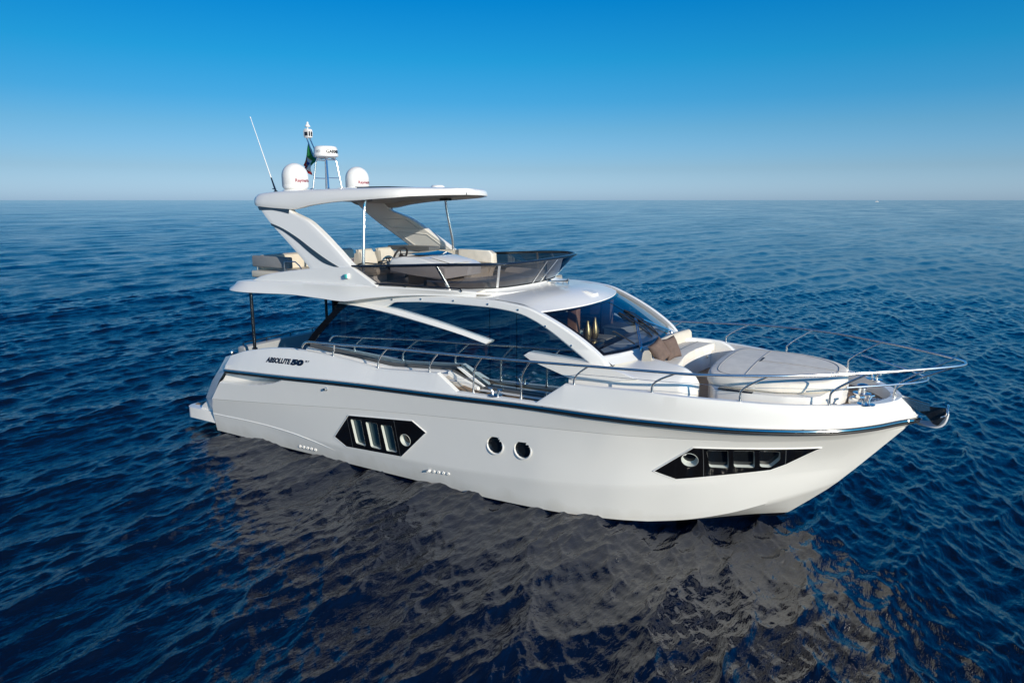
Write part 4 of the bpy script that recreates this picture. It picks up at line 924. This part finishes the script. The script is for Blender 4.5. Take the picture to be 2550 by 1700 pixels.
# ---- horns and roof details
bm = bmesh.new(); tube(bm, [(8.36, 0.45, 3.585), (8.62, 0.53, 3.59)], [0.016, 0.016], 10); lathe(bm, [(0.016, -0.08), (0.02, 0.0), (0.035, 0.04), (0.062, 0.065), (0.066, 0.07), (0.04, 0.062), (0.0, 0.02)], (8.62, 0.53, 3.59), 20, (0.95, 0.29, 0)); lathe(bm, [(0.03, -0.02), (0.035, 0.0), (0.03, 0.04)], (8.34, 0.445, 3.585), 14, (-0.95, -0.29, 0))
for x, y in ((8.40, 0.46), (8.58, 0.515)): tube(bm, [(x, y, 3.51), (x, y, 3.58)], 0.012, 8)
link('horn', bm, M['chrome'], Y)
bm = bmesh.new(); prism(bm, [(9.05, 3.47), (9.07, 3.492), (9.30, 3.498), (9.44, 3.455), (9.45, 3.40), (9.05, 3.42)], 0.05, 0.27, 0.012); link('roof_fairing', recalc(bm), M['gel'], Y)

# ---- lettering on the quarter
BVW = BVHTree.FromPolygons([v.co.copy() for v in bulwark.data.vertices], [tuple(p.vertices) for p in bulwark.data.polygons])
def bw_y(x, z):
    h = BVW.ray_cast(Vector((x, -6, z)), Vector((0, 1, 0))); return h[0].y if h[0] is not None else -2.15
ln_ = None
for s in (-1, 1):
    def place(x0, z0, k=1.0):
        L = 4.40
        def fn(u, v):
            xx = x0+u; zz = z0+0.055*(xx-3.16)*1.0+v
            X = xx if s < 0 else 3.16+4.41-xx
            Z = zz if s < 0 else zz+0.055*(X-xx)
            y = bw_y(X, Z); return (X, (y-0.008) if s < 0 else -(y-0.008), Z)
        return fn
    first = link('model_lettering', letter_mesh('ABSOLUTE', 0.122, place(3.165, 1.888), 0.0075, 0.71), M['navy'], Y, smooth=0)
    link('lettering', letter_mesh('50', 0.125, place(3.90, 1.885), 0.011, 0.36), M['navy'], first, smooth=0)
    link('lettering', letter_mesh('FLY', 0.045, place(4.29, 1.945), 0.0015, 0.11), M['navy'], first, smooth=0)

# ---- coachroof body, bow seat, sunpad
bm = bmesh.new(); rows = []
def body_side(x): return float(np.interp(x, [9.85, 10.5, 11.2, 11.6, 11.75, 11.80], [1.835, 1.79, 1.66, 1.55, 1.42, 1.25]))
for s in (-1, 1):
    bm = bmesh.new(); rows = []
    for x in list(np.linspace(9.88, 11.55, 30))+list(11.55+0.24*np.sin(np.linspace(0.1, PI/2, 10))):
        zt = float(pchip([9.85, 10.3, 10.6, 10.9, 11.3, 11.5, 11.65, 11.75, 11.79], [2.58, 2.625, 2.645, 2.64, 2.62, 2.60, 2.54, 2.45, 2.38], [x])[0])
        yo = body_side(x); zs = float(np.interp(x, [9.85, 10.4, 11.2, 11.6, 11.75, 11.79], [2.36, 2.43, 2.45, 2.44, 2.40, 2.30])); zs = min(zs, zt-0.03)
        yi = float(np.interp(x, [9.85, 10.55, 10.75, 11.05, 11.35, 11.8], [0.0, 0.0, 0.70, 1.0, 1.10, 1.15])); yt = float(np.interp(x, [9.85, 10.3, 10.6, 10.75, 11.05, 11.35, 11.6, 11.8], [1.66, 1.50, 1.0, 0.86, 1.08, 1.17, 1.23, 1.2]))
        yt = max(yt, yi+0.06)
        rows.append([(x, s*yo, 1.95), (x, s*yo, zs-0.14), (x, s*(yo-0.012), zs-0.03), (x, s*(yo-0.045), zs), (x, s*((yo+yt)/2-0.01), (zs+zt)/2+0.012), (x, s*(yt+0.03), zt-0.02), (x, s*yt, zt), (x, s*(yi+0.03), zt+0.0), (x, s*yi, zt-0.02), (x, s*yi, 2.05)])
    vs = loft(bm, rows); cap(bm, vs[-1]); link('coachroof', recalc(bm), M['gel'], Y, smooth=33)
bm = bmesh.new(); vv = np.linspace(-1, 1, 33)   # cowl at the foot of the windscreen
loft(bm, [[(xb(v*1.6)+dx, v*(1.60+dy), z) for v in vv] for dx, dy, z in ((-0.05, 0, 2.66), (-0.012, 0, 2.712), (0.02, 0.01, 2.712), (0.045, 0.02, 2.69), (0.10, 0.03, 2.655), (0.20, 0.04, 2.60))])
link('windscreen_cowl', recalc(bm), M['gel'], Y, smooth=40)
bm = bmesh.new()   # seat plinth between the arms, curved front
o = [(10.70, -1.10), (10.70, 1.10), (11.36, 1.10), (11.30, 0.75), (11.24, 0.35), (11.22, 0), (11.24, -0.35), (11.30, -0.75), (11.36, -1.10)]
slab(bm, o, 2.06, 2.44, 0.03); bsx = link('bow_seat', recalc(bm), M['gel2'], Y, smooth=40)
bm = bmesh.new(); o = [(10.90, -1.06), (10.86, -0.6), (10.84, 0), (10.86, 0.6), (10.90, 1.06), (11.42, 1.06), (11.36, 0.72), (11.29, 0.35), (11.27, 0), (11.29, -0.35), (11.36, -0.72), (11.42, -1.06)]
slab(bm, o, 2.442, 2.575, 0.035); cu = link('seat_cushion', recalc(bm), M['pad'], bsx, smooth=50)
bm = bmesh.new(); tube(bm, [(11.13, -1.04, 2.576), (11.08, -0.5, 2.577), (11.06, 0, 2.577), (11.08, 0.5, 2.577), (11.13, 1.04, 2.576)], 0.005, 6); link('cushion_seam', bm, M['grey'], cu)
bm = bmesh.new(); rows = []
for k in range(25):
    y = -1.10+2.2*k/24; a = abs(y/1.1); x = 10.74+0.16*a**2.0; h = 2.775-0.02*(1-a)
    rows.append([(x+0.10, y, 2.55), (x+0.075, y, h-0.05), (x+0.05, y, h-0.012), (x+0.02, y, h), (x-0.03, y, h-0.008), (x-0.06, y, h-0.05), (x-0.09, y, 2.50)])
vs = loft(bm, rows); cap(bm, vs[0]); cap(bm, vs[-1]); link('backrest', recalc(bm), M['cream'], bsx, smooth=50)
bm = bmesh.new()
for y in (-0.9, 0.9): lathe(bm, [(0.03, 0), (0.03, 0.012), (0.018, 0.02), (0, 0.022)], (11.345, y, 2.33), 14, (1, 0, 0))
link('courtesy_light', bm, M['chrome'], bsx)
def pillow(loc, rot, lb):
    b_ = bmesh.new(); n = 16; top = []; 
    for sgn in (1, -1):
        rows = []
        for i in range(n+1):
            row = []
            for j in range(n+1):
                u, v = -1+2*i/n, -1+2*j/n; e = (1-u**4)*(1-v**4); pin = 1-0.10*(1-abs(u*v))*max(abs(u), abs(v))**2
                t = sgn*(0.07*max(0, e)**0.55)+0.006*math.sin(9*u+3*v)*e
                row.append((u*0.165*pin, v*0.185*pin, t))
            rows.append(row)
        loft(b_, rows, flip=(sgn < 0))
    o = link('pillow', recalc(b_), M['brown'], smooth=70, doubles=1e-4); o.location = loc; o.rotation_euler = rot
    tag(o, lb, 'pillow', 'pillows on the bow seat'); return o
def lean(n, roll): return (Vector(n).normalized().to_track_quat('Z', 'Y') @ Matrix.Rotation(math.radians(roll), 3, 'Z').to_quaternion()).to_euler()
pillow((11.15, -0.64, 2.755), lean((0.80, -0.45, 0.40), 10), 'brown velvet pillow on the bow seat, the rear one half hidden behind the other')
pillow((11.05, -0.90, 2.745), lean((0.82, -0.42, 0.40), 26), 'brown velvet pillow on the bow seat, in front at the starboard end')
# sunpad plinth and cushion
half = [(11.84, 0), (11.84, 0.85), (12.06, 1.32), (12.5, 1.36), (13.05, 1.27), (13.38, 1.12), (13.50, 0.98), (13.56, 0.66), (13.72, 0.50), (13.78, 0)]
ring = half+[(x, -y) for x, y in half[-2:0:-1]]
bm = bmesh.new(); slab(bm, rounded(ring, 0.08, 4), 2.06, 2.36, 0.04); sp = link('sunpad', recalc(bm), M['gel'], Y, smooth=40)
hp = [(11.80, 0), (11.81, 0.55), (11.86, 0.98), (11.98, 1.15), (12.35, 1.215), (12.75, 1.19), (13.1, 1.09), (13.4, 0.90), (13.62, 0.62), (13.73, 0.30), (13.76, 0)]
cp = spl([(x, y, 0) for x, y in hp], 50); ringc = [(p[0], p[1]) for p in cp]+[(p[0], -p[1]) for p in cp[-2:0:-1]]
cxm = 12.75
bm = bmesh.new(); rows = []
def cz(x, y): return 2.52+0.05*(1-min(1, (y/1.2)**2))-0.03*max(0, (x-12.9)/0.8)
for sc_, z in ((0.94, None), (0.985, 2.375), (1.0, 2.40), (1.002, 2.44), (0.992, 'a'), (0.975, 'b'), (0.95, 'c'), (0.8, 'c'), (0.6, 'c'), (0.35, 'c'), (0.1, 'c')):
    r = []
    for x, y in ringc:
        X = cxm+(x-cxm)*sc_; Yy = y*sc_; zz = cz(X, Yy)
        r.append((X, Yy, 2.365 if z is None else (zz-0.035 if z == 'a' else (zz-0.01 if z == 'b' else (zz if z == 'c' else z)))))
    rows.append(r)
vs = loft(bm, rows, close=True); cap(bm, vs[-1]); cap(bm, vs[0][::-1]); cs_ = link('cushion', recalc(bm), M['pad'], sp, smooth=60)
bm = bmesh.new()
def seam(pts): tube(bm, [(x, y, cz(x, y)+0.0015) for x, y in pts], 0.0055, 6)
seam([(cxm+(x-cxm)*0.86, y*0.86) for x, y in ringc]+[(cxm+(ringc[0][0]-cxm)*0.86, ringc[0][1]*0.86)])
seam([(12.42, y) for y in np.linspace(-1.02, 1.02, 20)]); seam([(x, 0.0) for x in np.linspace(12.42, 13.6, 12)])
link('cushion_seam', bm, M['under'], cs_)
bm = bmesh.new(); loft(bm, [[(12.435, -0.05, cz(12.43, 0)+0.004), (12.435, 0.28, cz(12.43, 0.2)+0.004)], [(12.47, -0.05, cz(12.43, 0)+0.005), (12.47, 0.28, cz(12.43, 0.2)+0.005)]]); link('cushion_strap', recalc(bm), M['rubber'], cs_, smooth=0)
for s in (-1, 1):
    bm = bmesh.new(); box(bm, (12.12, s*1.30-0.05, 2.362), (12.62, s*1.30+0.03, 2.382), 0.005); tube(bm, [(12.16, s*1.335, 2.375), (12.2, s*1.355, 2.37), (12.54, s*1.35, 2.37), (12.58, s*1.33, 2.375)], 0.010, 6); link('cushion_stay', bm, M['dsteel'], sp)
    bm = bmesh.new(); lathe(bm, [(0.022, 0), (0.02, 0.01), (0, 0.014)], (13.36, s*1.135, 2.14), 10, (0.5, s, 0)); link('stud', bm, M['chrome'], sp)

# ---- windlass, bollards, cleats
bm = bmesh.new(); slab(bm, rounded([(13.80, -0.20), (13.80, 0.16), (14.05, 0.16), (14.42, 0.05), (14.42, -0.09), (14.10, -0.20)], 0.09), 2.095, 2.155, 0.02); wl = link('windlass', recalc(bm), M['gel'], Y, smooth=40)
bm = bmesh.new(); lathe(bm, [(0.145, 2.153), (0.14, 2.18), (0.10, 2.19), (0.095, 2.23), (0.13, 2.245), (0.13, 2.255), (0.06, 2.265), (0.055, 2.34), (0.075, 2.365), (0.085, 2.375), (0.06, 2.392), (0.03, 2.40), (0.0, 2.40)], (13.97, -0.03, 0), 28); link('capstan', bm, M['chrome'], wl)
bm = bmesh.new()
for k in range(13):
    c = Vector((14.02+0.034*k, -0.02+0.002*k, 2.178)); pts = []
    for j in range(13):
        a = 2*PI*j/12; p = Vector((0.026*math.cos(a), 0.015*math.sin(a), 0)); 
        if k % 2: p = Vector((p.x, 0, p.y))
        pts.append(c+p)
    tube(bm, pts, 0.006, 6, caps=False)
link('anchor_chain', bm, M['chrome'], wl)
bm = bmesh.new(); lathe(bm, [(0.075, 2.101), (0.075, 2.108), (0.06, 2.112), (0, 2.112)], (13.85, -0.42, 0), 20); link('deck_filler', bm, M['chrome'], Y)
def bollard(x, y, z, ang):
    b_ = bmesh.new(); R = Matrix.Rotation(ang, 4, 'Z'); c = Vector((x, y, z)); T = lambda p: c+R @ Vector(p)
    lathe(b_, [(0.12, 0), (0.12, 0.006), (0.10, 0.012), (0, 0.013)], c, 16)
    for q in (-1, 1):
        tube(b_, [T((q*0.05, 0, 0.01)), T((q*0.055, 0, 0.06)), T((q*0.085, 0, 0.10))], [0.022, 0.017, 0.017], 10); tube(b_, [T((q*0.05, 0, 0.108)), T((q*0.135, 0, 0.112))], 0.016, 10)
    link('bollard', b_, M['chrome'], Y)
for s in (-1, 1):
    bollard(14.08, s*0.82, 2.292, -s*math.radians(50)); bollard(8.72, s*2.19, 1.978, 0)

# ---- guard rails
BASE = [(4.93, 2.04, 2.185), (6.12, 2.10, 2.105), (7.33, 2.135, 2.19), (8.285, 2.185, 1.966), (9.21, 2.185, 1.995), (10.14, 2.17, 2.35), (11.37, 2.125, 2.395), (12.55, 1.81, 2.36), (13.64, 1.20, 2.31), (14.40, 0.13, 2.27)]
TOP = [(5.08, 2.14, 2.445), (6.43, 2.19, 2.525), (7.59, 2.22, 2.57), (8.51, 2.25, 2.612), (9.42, 2.27, 2.65), (10.43, 2.28, 2.70), (11.76, 2.28, 2.76), (12.95, 1.98, 2.81), (14.11, 1.22, 2.84), (15.11, 0.29, 2.86)]
for s in (-1, 1):
    P = [(4.17, 2.12, 2.28), (4.24, 2.12, 2.37), (4.33, 2.12, 2.41), (4.5, 2.12, 2.42)]+TOP[:-1]+[(14.65, 0.76, 2.852), (15.05, 0.36, 2.86), (15.18, 0.20, 2.862), (15.235, 0.08, 2.863), (15.24, 0, 2.863)]
    bm = bmesh.new(); tube(bm, [(x, s*y, z) for x, y, z in P], 0.0205, 10, smooth=150); gr = link('guard_rail', bm, M['railsteel'], Y)
    for i, (b, t) in enumerate(zip(BASE, TOP)):
        bm = bmesh.new(); b_ = Vector((b[0], s*b[1], b[2])); t_ = Vector((t[0], s*t[1], t[2])); h = (t_.z-b_.z)
        n1 = b_+Vector((0.005, 0, 0.30*h if i < 9 else 0.12)); n2 = b_+Vector((0.03, 0, 0.38*h if i < 9 else 0.16)); 
        if i in (3, 4): n1 = b_+Vector((0.01, 0, 0.56*h)); n2 = b_+Vector((0.035, 0, 0.64*h))
        dd = (t_-n2); n3 = n2+dd*0.10+Vector((0, 0, 0.012))
        tube(bm, [b_, n1, n2, n3, t_], 0.0155, 8, smooth=26); tube(bm, [b_-Vector((0, 0, 0.012)), b_+Vector((0, 0, 0.075))], 0.019, 10); tube(bm, [b_-Vector((0, 0, 0.012)), b_+Vector((0, 0, 0.012))], 0.027, 10)
        link('stanchion', bm, M['railsteel'], gr, smooth=50)
    def mid(i, f): return Vector((BASE[i][0], s*BASE[i][1], BASE[i][2]+0.1)).lerp(Vector((TOP[i][0], s*TOP[i][1], TOP[i][2])), f)
    bm = bmesh.new(); tube(bm, [mid(8, 0.42), mid(8, 0.42).lerp(Vector((14.78, s*0.20, 2.575)), 0.5)+Vector((0, s*0.03, 0)), Vector((14.74, s*0.22, 2.575)), Vector((14.80, s*0.10, 2.58)), Vector((14.81, 0, 2.58))], 0.0145, 8, smooth=30); link('middle_rail', bm, M['railsteel'], gr)
    bm = bmesh.new()
    for i in range(3, 8): tube(bm, [mid(i, 0.36 if i not in (3, 4) else 0.30), mid(i+1, 0.36 if i+1 != 4 else 0.30)], 0.0035, 6)
    tube(bm, [Vector((7.75, s*2.13, 2.10)), mid(3, 0.30)], 0.0035, 6); tube(bm, [Vector((7.76, s*2.13, 2.10)), Vector((7.92, s*2.135, 2.09))], 0.009, 6)
    tube(bm, [mid(1, 0.5), mid(1, 0.5)+Vector((0.35, 0, 0.0))], 0.006, 6)
    link('lifeline', bm, M['chrome'], gr)

# ---- bow roller and anchor
bm = bmesh.new()
for y in (-0.055, 0.055): prism(bm, [(14.40, 2.265), (14.42, 2.29), (14.62, 2.25), (14.86, 2.20), (14.88, 2.12), (14.74, 2.09), (14.60, 2.16)], y-0.006, y+0.006)
br = link('bow_roller', recalc(bm), M['chrome'], Y, smooth=0)
A = empty('anchor', (14.75, 0, 2.1)); tag(A, 'polished steel plough anchor stowed in the roller at the tip of the bow', 'anchor')
def ap(name, bm, m, sm=30):
    o = link(name, recalc(bm), m, A, smooth=sm)
    for v in o.data.vertices: v.co -= Vector(A.location)
    return o
bm = bmesh.new(); prism(bm, [(14.46, 2.225), (14.66, 2.19), (14.90, 2.175), (15.07, 2.18), (15.10, 2.08), (15.00, 1.90), (14.93, 1.92), (14.84, 2.04), (14.66, 2.11), (14.46, 2.18)], -0.03, 0.03, 0.008); ap('shank', bm, M['dsteel'])  # dark metal colour stands in for the sea mirrored in the shank
bm = bmesh.new(); rows = []
for t in np.linspace(0, 1, 18):
    c_ = spl([(14.74, 0, 1.872), (14.83, 0, 1.862), (14.94, 0, 1.868), (15.03, 0, 1.905), (15.08, 0, 1.97), (15.10, 0, 2.05), (15.105, 0, 2.11)], 18)[int(round(t*17))]
    wd = 0.015+0.15*math.sin(PI*(0.06+0.84*t))**0.8; up_ = 0.045*(1-t)
    rows.append([(c_[0]+0.02*abs(v)**2*(t-0.3), v*wd, c_[2]+up_*abs(v)**1.6) for v in np.linspace(-1, 1, 13)])
loft(bm, rows); loft(bm, [[(p[0]-0.016, p[1]*0.97, p[2]+0.016) for p in r] for r in rows]); loft(bm, [[r[0] for r in rows], [(r[0][0]-0.016, r[0][1]*0.97, r[0][2]+0.016) for r in rows]]); loft(bm, [[r[-1] for r in rows], [(r[-1][0]-0.016, r[-1][1]*0.97, r[-1][2]+0.016) for r in rows]])
ap('fluke', bm, M['galv'], 50)
bm = bmesh.new(); tube(bm, [(15.02, -0.14, 2.06), (15.09, -0.165, 2.12), (15.09, -0.10, 2.19), (15.10, 0.0, 2.215), (15.09, 0.10, 2.19), (15.09, 0.165, 2.12), (15.02, 0.14, 2.06)], 0.014, 8, smooth=24); ap('roll_bar', bm, M['chrome'])

# ---- distant boat on the horizon
dv = Vector((-7.2354e-02, 1.14431, 0)).normalized(); dp = Vector((CAM.x, CAM.y, 0))+dv*2300
bm = bmesh.new(); prism(bm, [(-4.5, 0.0), (-4.6, 1.3), (3.5, 1.5), (5.4, 1.8), (4.2, 0.0)], -1.5, 1.5, 0.2)
db = empty('distant_boat', dp); tag(db, 'tiny white boat far away on the horizon at the right', 'boat')
o = link('hull', recalc(bm), M['gel'], db)
bm = bmesh.new(); prism(bm, [(-2.5, 1.35), (-2.3, 3.2), (1.0, 3.2), (2.4, 1.55)], -1.1, 1.1, 0.15); o2 = link('cabin', recalc(bm), M['gel'], db)
bm = bmesh.new(); prism(bm, [(-1.8, 2.3), (-1.7, 2.9), (0.9, 2.9), (1.3, 2.3)], -1.13, 1.13); o3 = link('window', recalc(bm), M['darkpane'], db)
db.rotation_euler.z = math.radians(8)

# ------------------------------------------------------------ the sea
def sea():
    rng = np.random.RandomState(11)
    ang0 = YAW
    # a fan-shaped mesh, finest near the yacht, coarser towards the horizon
    r = [1.5]
    while r[-1] < 60000: r.append(r[-1]*(1.0036 if r[-1] < 45 else (1.0075 if r[-1] < 400 else 1.03)))
    r = np.array(r); spread = math.radians(72); nth = 1250
    th = np.linspace(-spread, spread, nth); rest = np.linspace(spread, 2*PI-spread, 330)[1:-1]
    tha = np.concatenate([th, rest]); n = len(tha); A_ = ang0+tha
    X = CAM.x+r[:, None]*np.cos(A_)[None, :]; Yy = CAM.y+r[:, None]*np.sin(A_)[None, :]
    dth = np.concatenate([np.full(nth, 2*spread/nth), np.full(len(rest), (2*PI-2*spread)/330)])
    spacing = np.maximum(r[:, None]*dth[None, :], np.gradient(r)[:, None])
    Z = np.zeros_like(X); DX = np.zeros_like(X); DY = np.zeros_like(X)
    main = math.radians(2)
    U2 = np.zeros_like(X); NW = 170
    for i in range(NW):
        lam = 0.085*(11.0/0.085)**((i+rng.rand())/NW); k = 2*PI/lam; d = main+rng.randn()*math.radians(30 if lam < 0.6 else 19)
        slope = SEA_SLOPE*float(np.interp(math.log(lam), [math.log(0.085), math.log(0.25), math.log(0.7), math.log(1.5), math.log(4.0), math.log(11.0)], [1.0, 1.4, 1.35, 0.8, 0.36, 0.2]))*(0.7+0.6*rng.rand()); a = slope/k
        ph = rng.rand()*2*PI; kx, ky = k*math.cos(d), k*math.sin(d)
        att = np.clip((lam/spacing-2.0)/1.4, 0, 1); U2 += 0.5*slope*slope*(1-att*att)
        m = att.max(axis=1) > 0
        if not m.any(): continue
        q = kx*X[m]+ky*Yy[m]+ph; s_, c_ = np.sin(q), np.cos(q); aa = a*att[m]
        Z[m] += aa*c_; ch = 1.3 if lam > 0.5 else 1.0; DX[m] -= ch*aa*s_*math.cos(d); DY[m] -= ch*aa*s_*math.sin(d)
    X = X+DX; Yy = Yy+DY
    # the earth is round: nothing to see, but the sheet ends at the horizon
    V = np.stack([X, Yy, Z], -1).reshape(-1, 3); V = np.vstack([V, [[CAM.x, CAM.y, 0]]])
    nr = len(r); ii = np.arange(nr-1)[:, None]*n; jj = np.arange(n)[None, :]; j2 = (jj+1) % n
    F = np.stack([ii+jj, ii+n+jj, ii+n+j2, ii+j2], -1).reshape(-1, 4)
    me = bpy.data.meshes.new('sea'); nt_ = n
    me.vertices.add(len(V)); me.vertices.foreach_set('co', V.astype(np.float32).ravel())
    tri = np.stack([np.full(n, len(V)-1), np.arange(n), (np.arange(n)+1) % n], -1)
    loops = np.concatenate([F.ravel(), tri.ravel()]).astype(np.int32)
    me.loops.add(len(loops)); me.loops.foreach_set('vertex_index', loops)
    np_ = len(F)+len(tri); me.polygons.add(np_)
    start = np.concatenate([np.arange(len(F))*4, len(F)*4+np.arange(len(tri))*3]).astype(np.int32)
    me.polygons.foreach_set('loop_start', start)
    me.update(calc_edges=True); me.validate()
    me.polygons.foreach_set('use_smooth', np.ones(len(me.polygons), dtype=bool))
    at = me.attributes.new('unresolved', 'FLOAT', 'POINT'); at.data.foreach_set('value', np.concatenate([U2.ravel(), [0.0]]).astype(np.float32))
    o = bpy.data.objects.new('sea', me); C.objects.link(o); return o
SEA_SLOPE = 0.028
sea_o = sea(); tag(sea_o, 'dark blue open sea with small choppy waves', None, None, 'structure')
def water_mat():
    m = bpy.data.materials.new('sea_water'); m.use_nodes = True; nt = m.node_tree; b = nt.nodes['Principled BSDF']
    b.inputs['Roughness'].default_value = 0.04; b.inputs['IOR'].default_value = 1.52; b.distribution = 'MULTI_GGX'
    t = nt.nodes.new('ShaderNodeTexCoord')
    # ripples too small for the mesh widen the reflection: roughness from their summed slope, patchy with the gusts
    att_ = nt.nodes.new('ShaderNodeAttribute'); att_.attribute_name = 'unresolved'
    pw = nt.nodes.new('ShaderNodeMath'); pw.operation = 'POWER'; pw.inputs[1].default_value = 0.25; nt.links.new(att_.outputs['Fac'], pw.inputs[0])
    mg = nt.nodes.new('ShaderNodeMapping'); mg.inputs['Rotation'].default_value = (0, 0, math.radians(-4)); mg.inputs['Scale'].default_value = (0.06, 0.018, 1); nt.links.new(t.outputs['Object'], mg.inputs[0])
    ng = nt.nodes.new('ShaderNodeTexNoise'); ng.inputs['Scale'].default_value = 1.0; ng.inputs['Detail'].default_value = 9; ng.inputs['Roughness'].default_value = 0.68; nt.links.new(mg.outputs[0], ng.inputs['Vector'])
    gm = nt.nodes.new('ShaderNodeMapRange'); gm.inputs['From Min'].default_value = 0.3; gm.inputs['From Max'].default_value = 0.7; gm.inputs['To Min'].default_value = 0.25; gm.inputs['To Max'].default_value = 1.6; nt.links.new(ng.outputs['Fac'], gm.inputs['Value'])
    ml = nt.nodes.new('ShaderNodeMath'); ml.operation = 'MULTIPLY'; nt.links.new(pw.outputs[0], ml.inputs[0]); nt.links.new(gm.outputs[0], ml.inputs[1])
    ma = nt.nodes.new('ShaderNodeMath'); ma.operation = 'MULTIPLY_ADD'; ma.inputs[1].default_value = 0.21; ma.inputs[2].default_value = 0.02; ma.use_clamp = True; nt.links.new(ml.outputs[0], ma.inputs[0]); nt.links.new(ma.outputs[0], b.inputs['Roughness'])
    # capillary ripples with narrow crests on top of the modelled waves
    mp = nt.nodes.new('ShaderNodeMapping'); mp.inputs['Rotation'].default_value = (0, 0, math.radians(-4)); mp.inputs['Scale'].default_value = (1.0, 0.33, 1.0)
    nt.links.new(t.outputs['Object'], mp.inputs[0])
    n1 = nt.nodes.new('ShaderNodeTexNoise'); n1.inputs['Scale'].default_value = 7.0; n1.inputs['Detail'].default_value = 4; n1.inputs['Roughness'].default_value = 0.55; n1.inputs['Distortion'].default_value = 0.25
    nt.links.new(mp.outputs[0], n1.inputs['Vector'])
    bp = nt.nodes.new('ShaderNodeBump'); bp.inputs['Strength'].default_value = 0.9; bp.inputs['Distance'].default_value = 0.045
    nt.links.new(n1.outputs['Fac'], bp.inputs['Height']); nt.links.new(bp.outputs[0], b.inputs['Normal'])
    # churned patch of foam and aerated water abeam of the stern
    fm = nt.nodes.new('ShaderNodeMapping'); fm.vector_type = 'POINT'; fm.inputs['Location'].default_value = (-5.0, 9.25, 0); nt.links.new(t.outputs['Object'], fm.inputs[0])
    fs_ = nt.nodes.new('ShaderNodeVectorMath'); fs_.operation = 'MULTIPLY'; fs_.inputs[1].default_value = (0.5, 1.15, 0); nt.links.new(fm.outputs[0], fs_.inputs[0])
    s = nt.nodes.new('ShaderNodeVectorMath'); s.operation = 'LENGTH'; nt.links.new(fs_.outputs[0], s.inputs[0])
    r1 = nt.nodes.new('ShaderNodeMapRange'); r1.inputs['From Min'].default_value = 0.45; r1.inputs['From Max'].default_value = 1.0; r1.inputs['To Min'].default_value = 1.0; r1.inputs['To Max'].default_value = 0.0
    nt.links.new(s.outputs['Value'], r1.inputs['Value'])
    n2 = nt.nodes.new('ShaderNodeTexNoise'); n2.inputs['Scale'].default_value = 3.0; n2.inputs['Detail'].default_value = 7; n2.inputs['Roughness'].default_value = 0.65; nt.links.new(t.outputs['Object'], n2.inputs['Vector'])
    r2 = nt.nodes.new('ShaderNodeMapRange'); r2.inputs['From Min'].default_value = 0.56; r2.inputs['From Max'].default_value = 0.68; nt.links.new(n2.outputs['Fac'], r2.inputs['Value'])
    mu = nt.nodes.new('ShaderNodeMath'); mu.operation = 'MULTIPLY'; nt.links.new(r1.outputs[0], mu.inputs[0]); nt.links.new(r2.outputs[0], mu.inputs[1])
    mx = nt.nodes.new('ShaderNodeMix'); mx.data_type = 'RGBA'; mx.inputs['A'].default_value = (0.0003, 0.0042, 0.018, 1); mx.inputs['B'].default_value = (0.01, 0.07, 0.10, 1); nt.links.new(r1.outputs[0], mx.inputs['Factor'])
    m2 = nt.nodes.new('ShaderNodeMix'); m2.data_type = 'RGBA'; m2.inputs['B'].default_value = (0.7, 0.75, 0.78, 1); nt.links.new(mx.outputs['Result'], m2.inputs['A']); nt.links.new(mu.outputs[0], m2.inputs['Factor'])
    nt.links.new(m2.outputs['Result'], b.inputs['Base Color'])
    return m
sea_o.data.materials.append(water_mat())

# ------------------------------------------------------------ one object per piece for meshes that were drawn as several pieces
def split_loose(o):
    b_ = bmesh.new(); b_.from_mesh(o.data); seen = set(); groups = []
    for v in b_.verts:
        if v in seen: continue
        st = [v]; seen.add(v); g = []
        while st:
            q = st.pop(); g.append(q)
            for e in q.link_edges:
                u = e.other_vert(q)
                if u not in seen: seen.add(u); st.append(u)
        groups.append(set(x.index for x in g))
    if len(groups) > 1:
        kinds = {tuple(m_.name for m_ in o.data.materials)}
        for gi, g in enumerate(groups):
            nb = b_.copy(); nb.verts.ensure_lookup_table()
            bmesh.ops.delete(nb, geom=[v for v in nb.verts if v.index not in g], context='VERTS')
            if gi == 0: nb.to_mesh(o.data)
            else:
                me = o.data.copy(); nb.to_mesh(me); c = o.copy(); c.data = me; C.objects.link(c); c.parent = o.parent
            nb.free()
    b_.free()
NAMES = set(SPLIT) | {'steel_frame', 'window_seam', 'slate_inlay', 'access_panel', 'courtesy_light', 'stern_fairlead', 'light_lens', 'lifeline', 'pane'}
for o in [q for q in bpy.data.objects if q.type == 'MESH' and q.name.split('.')[0] in NAMES]: split_loose(o)
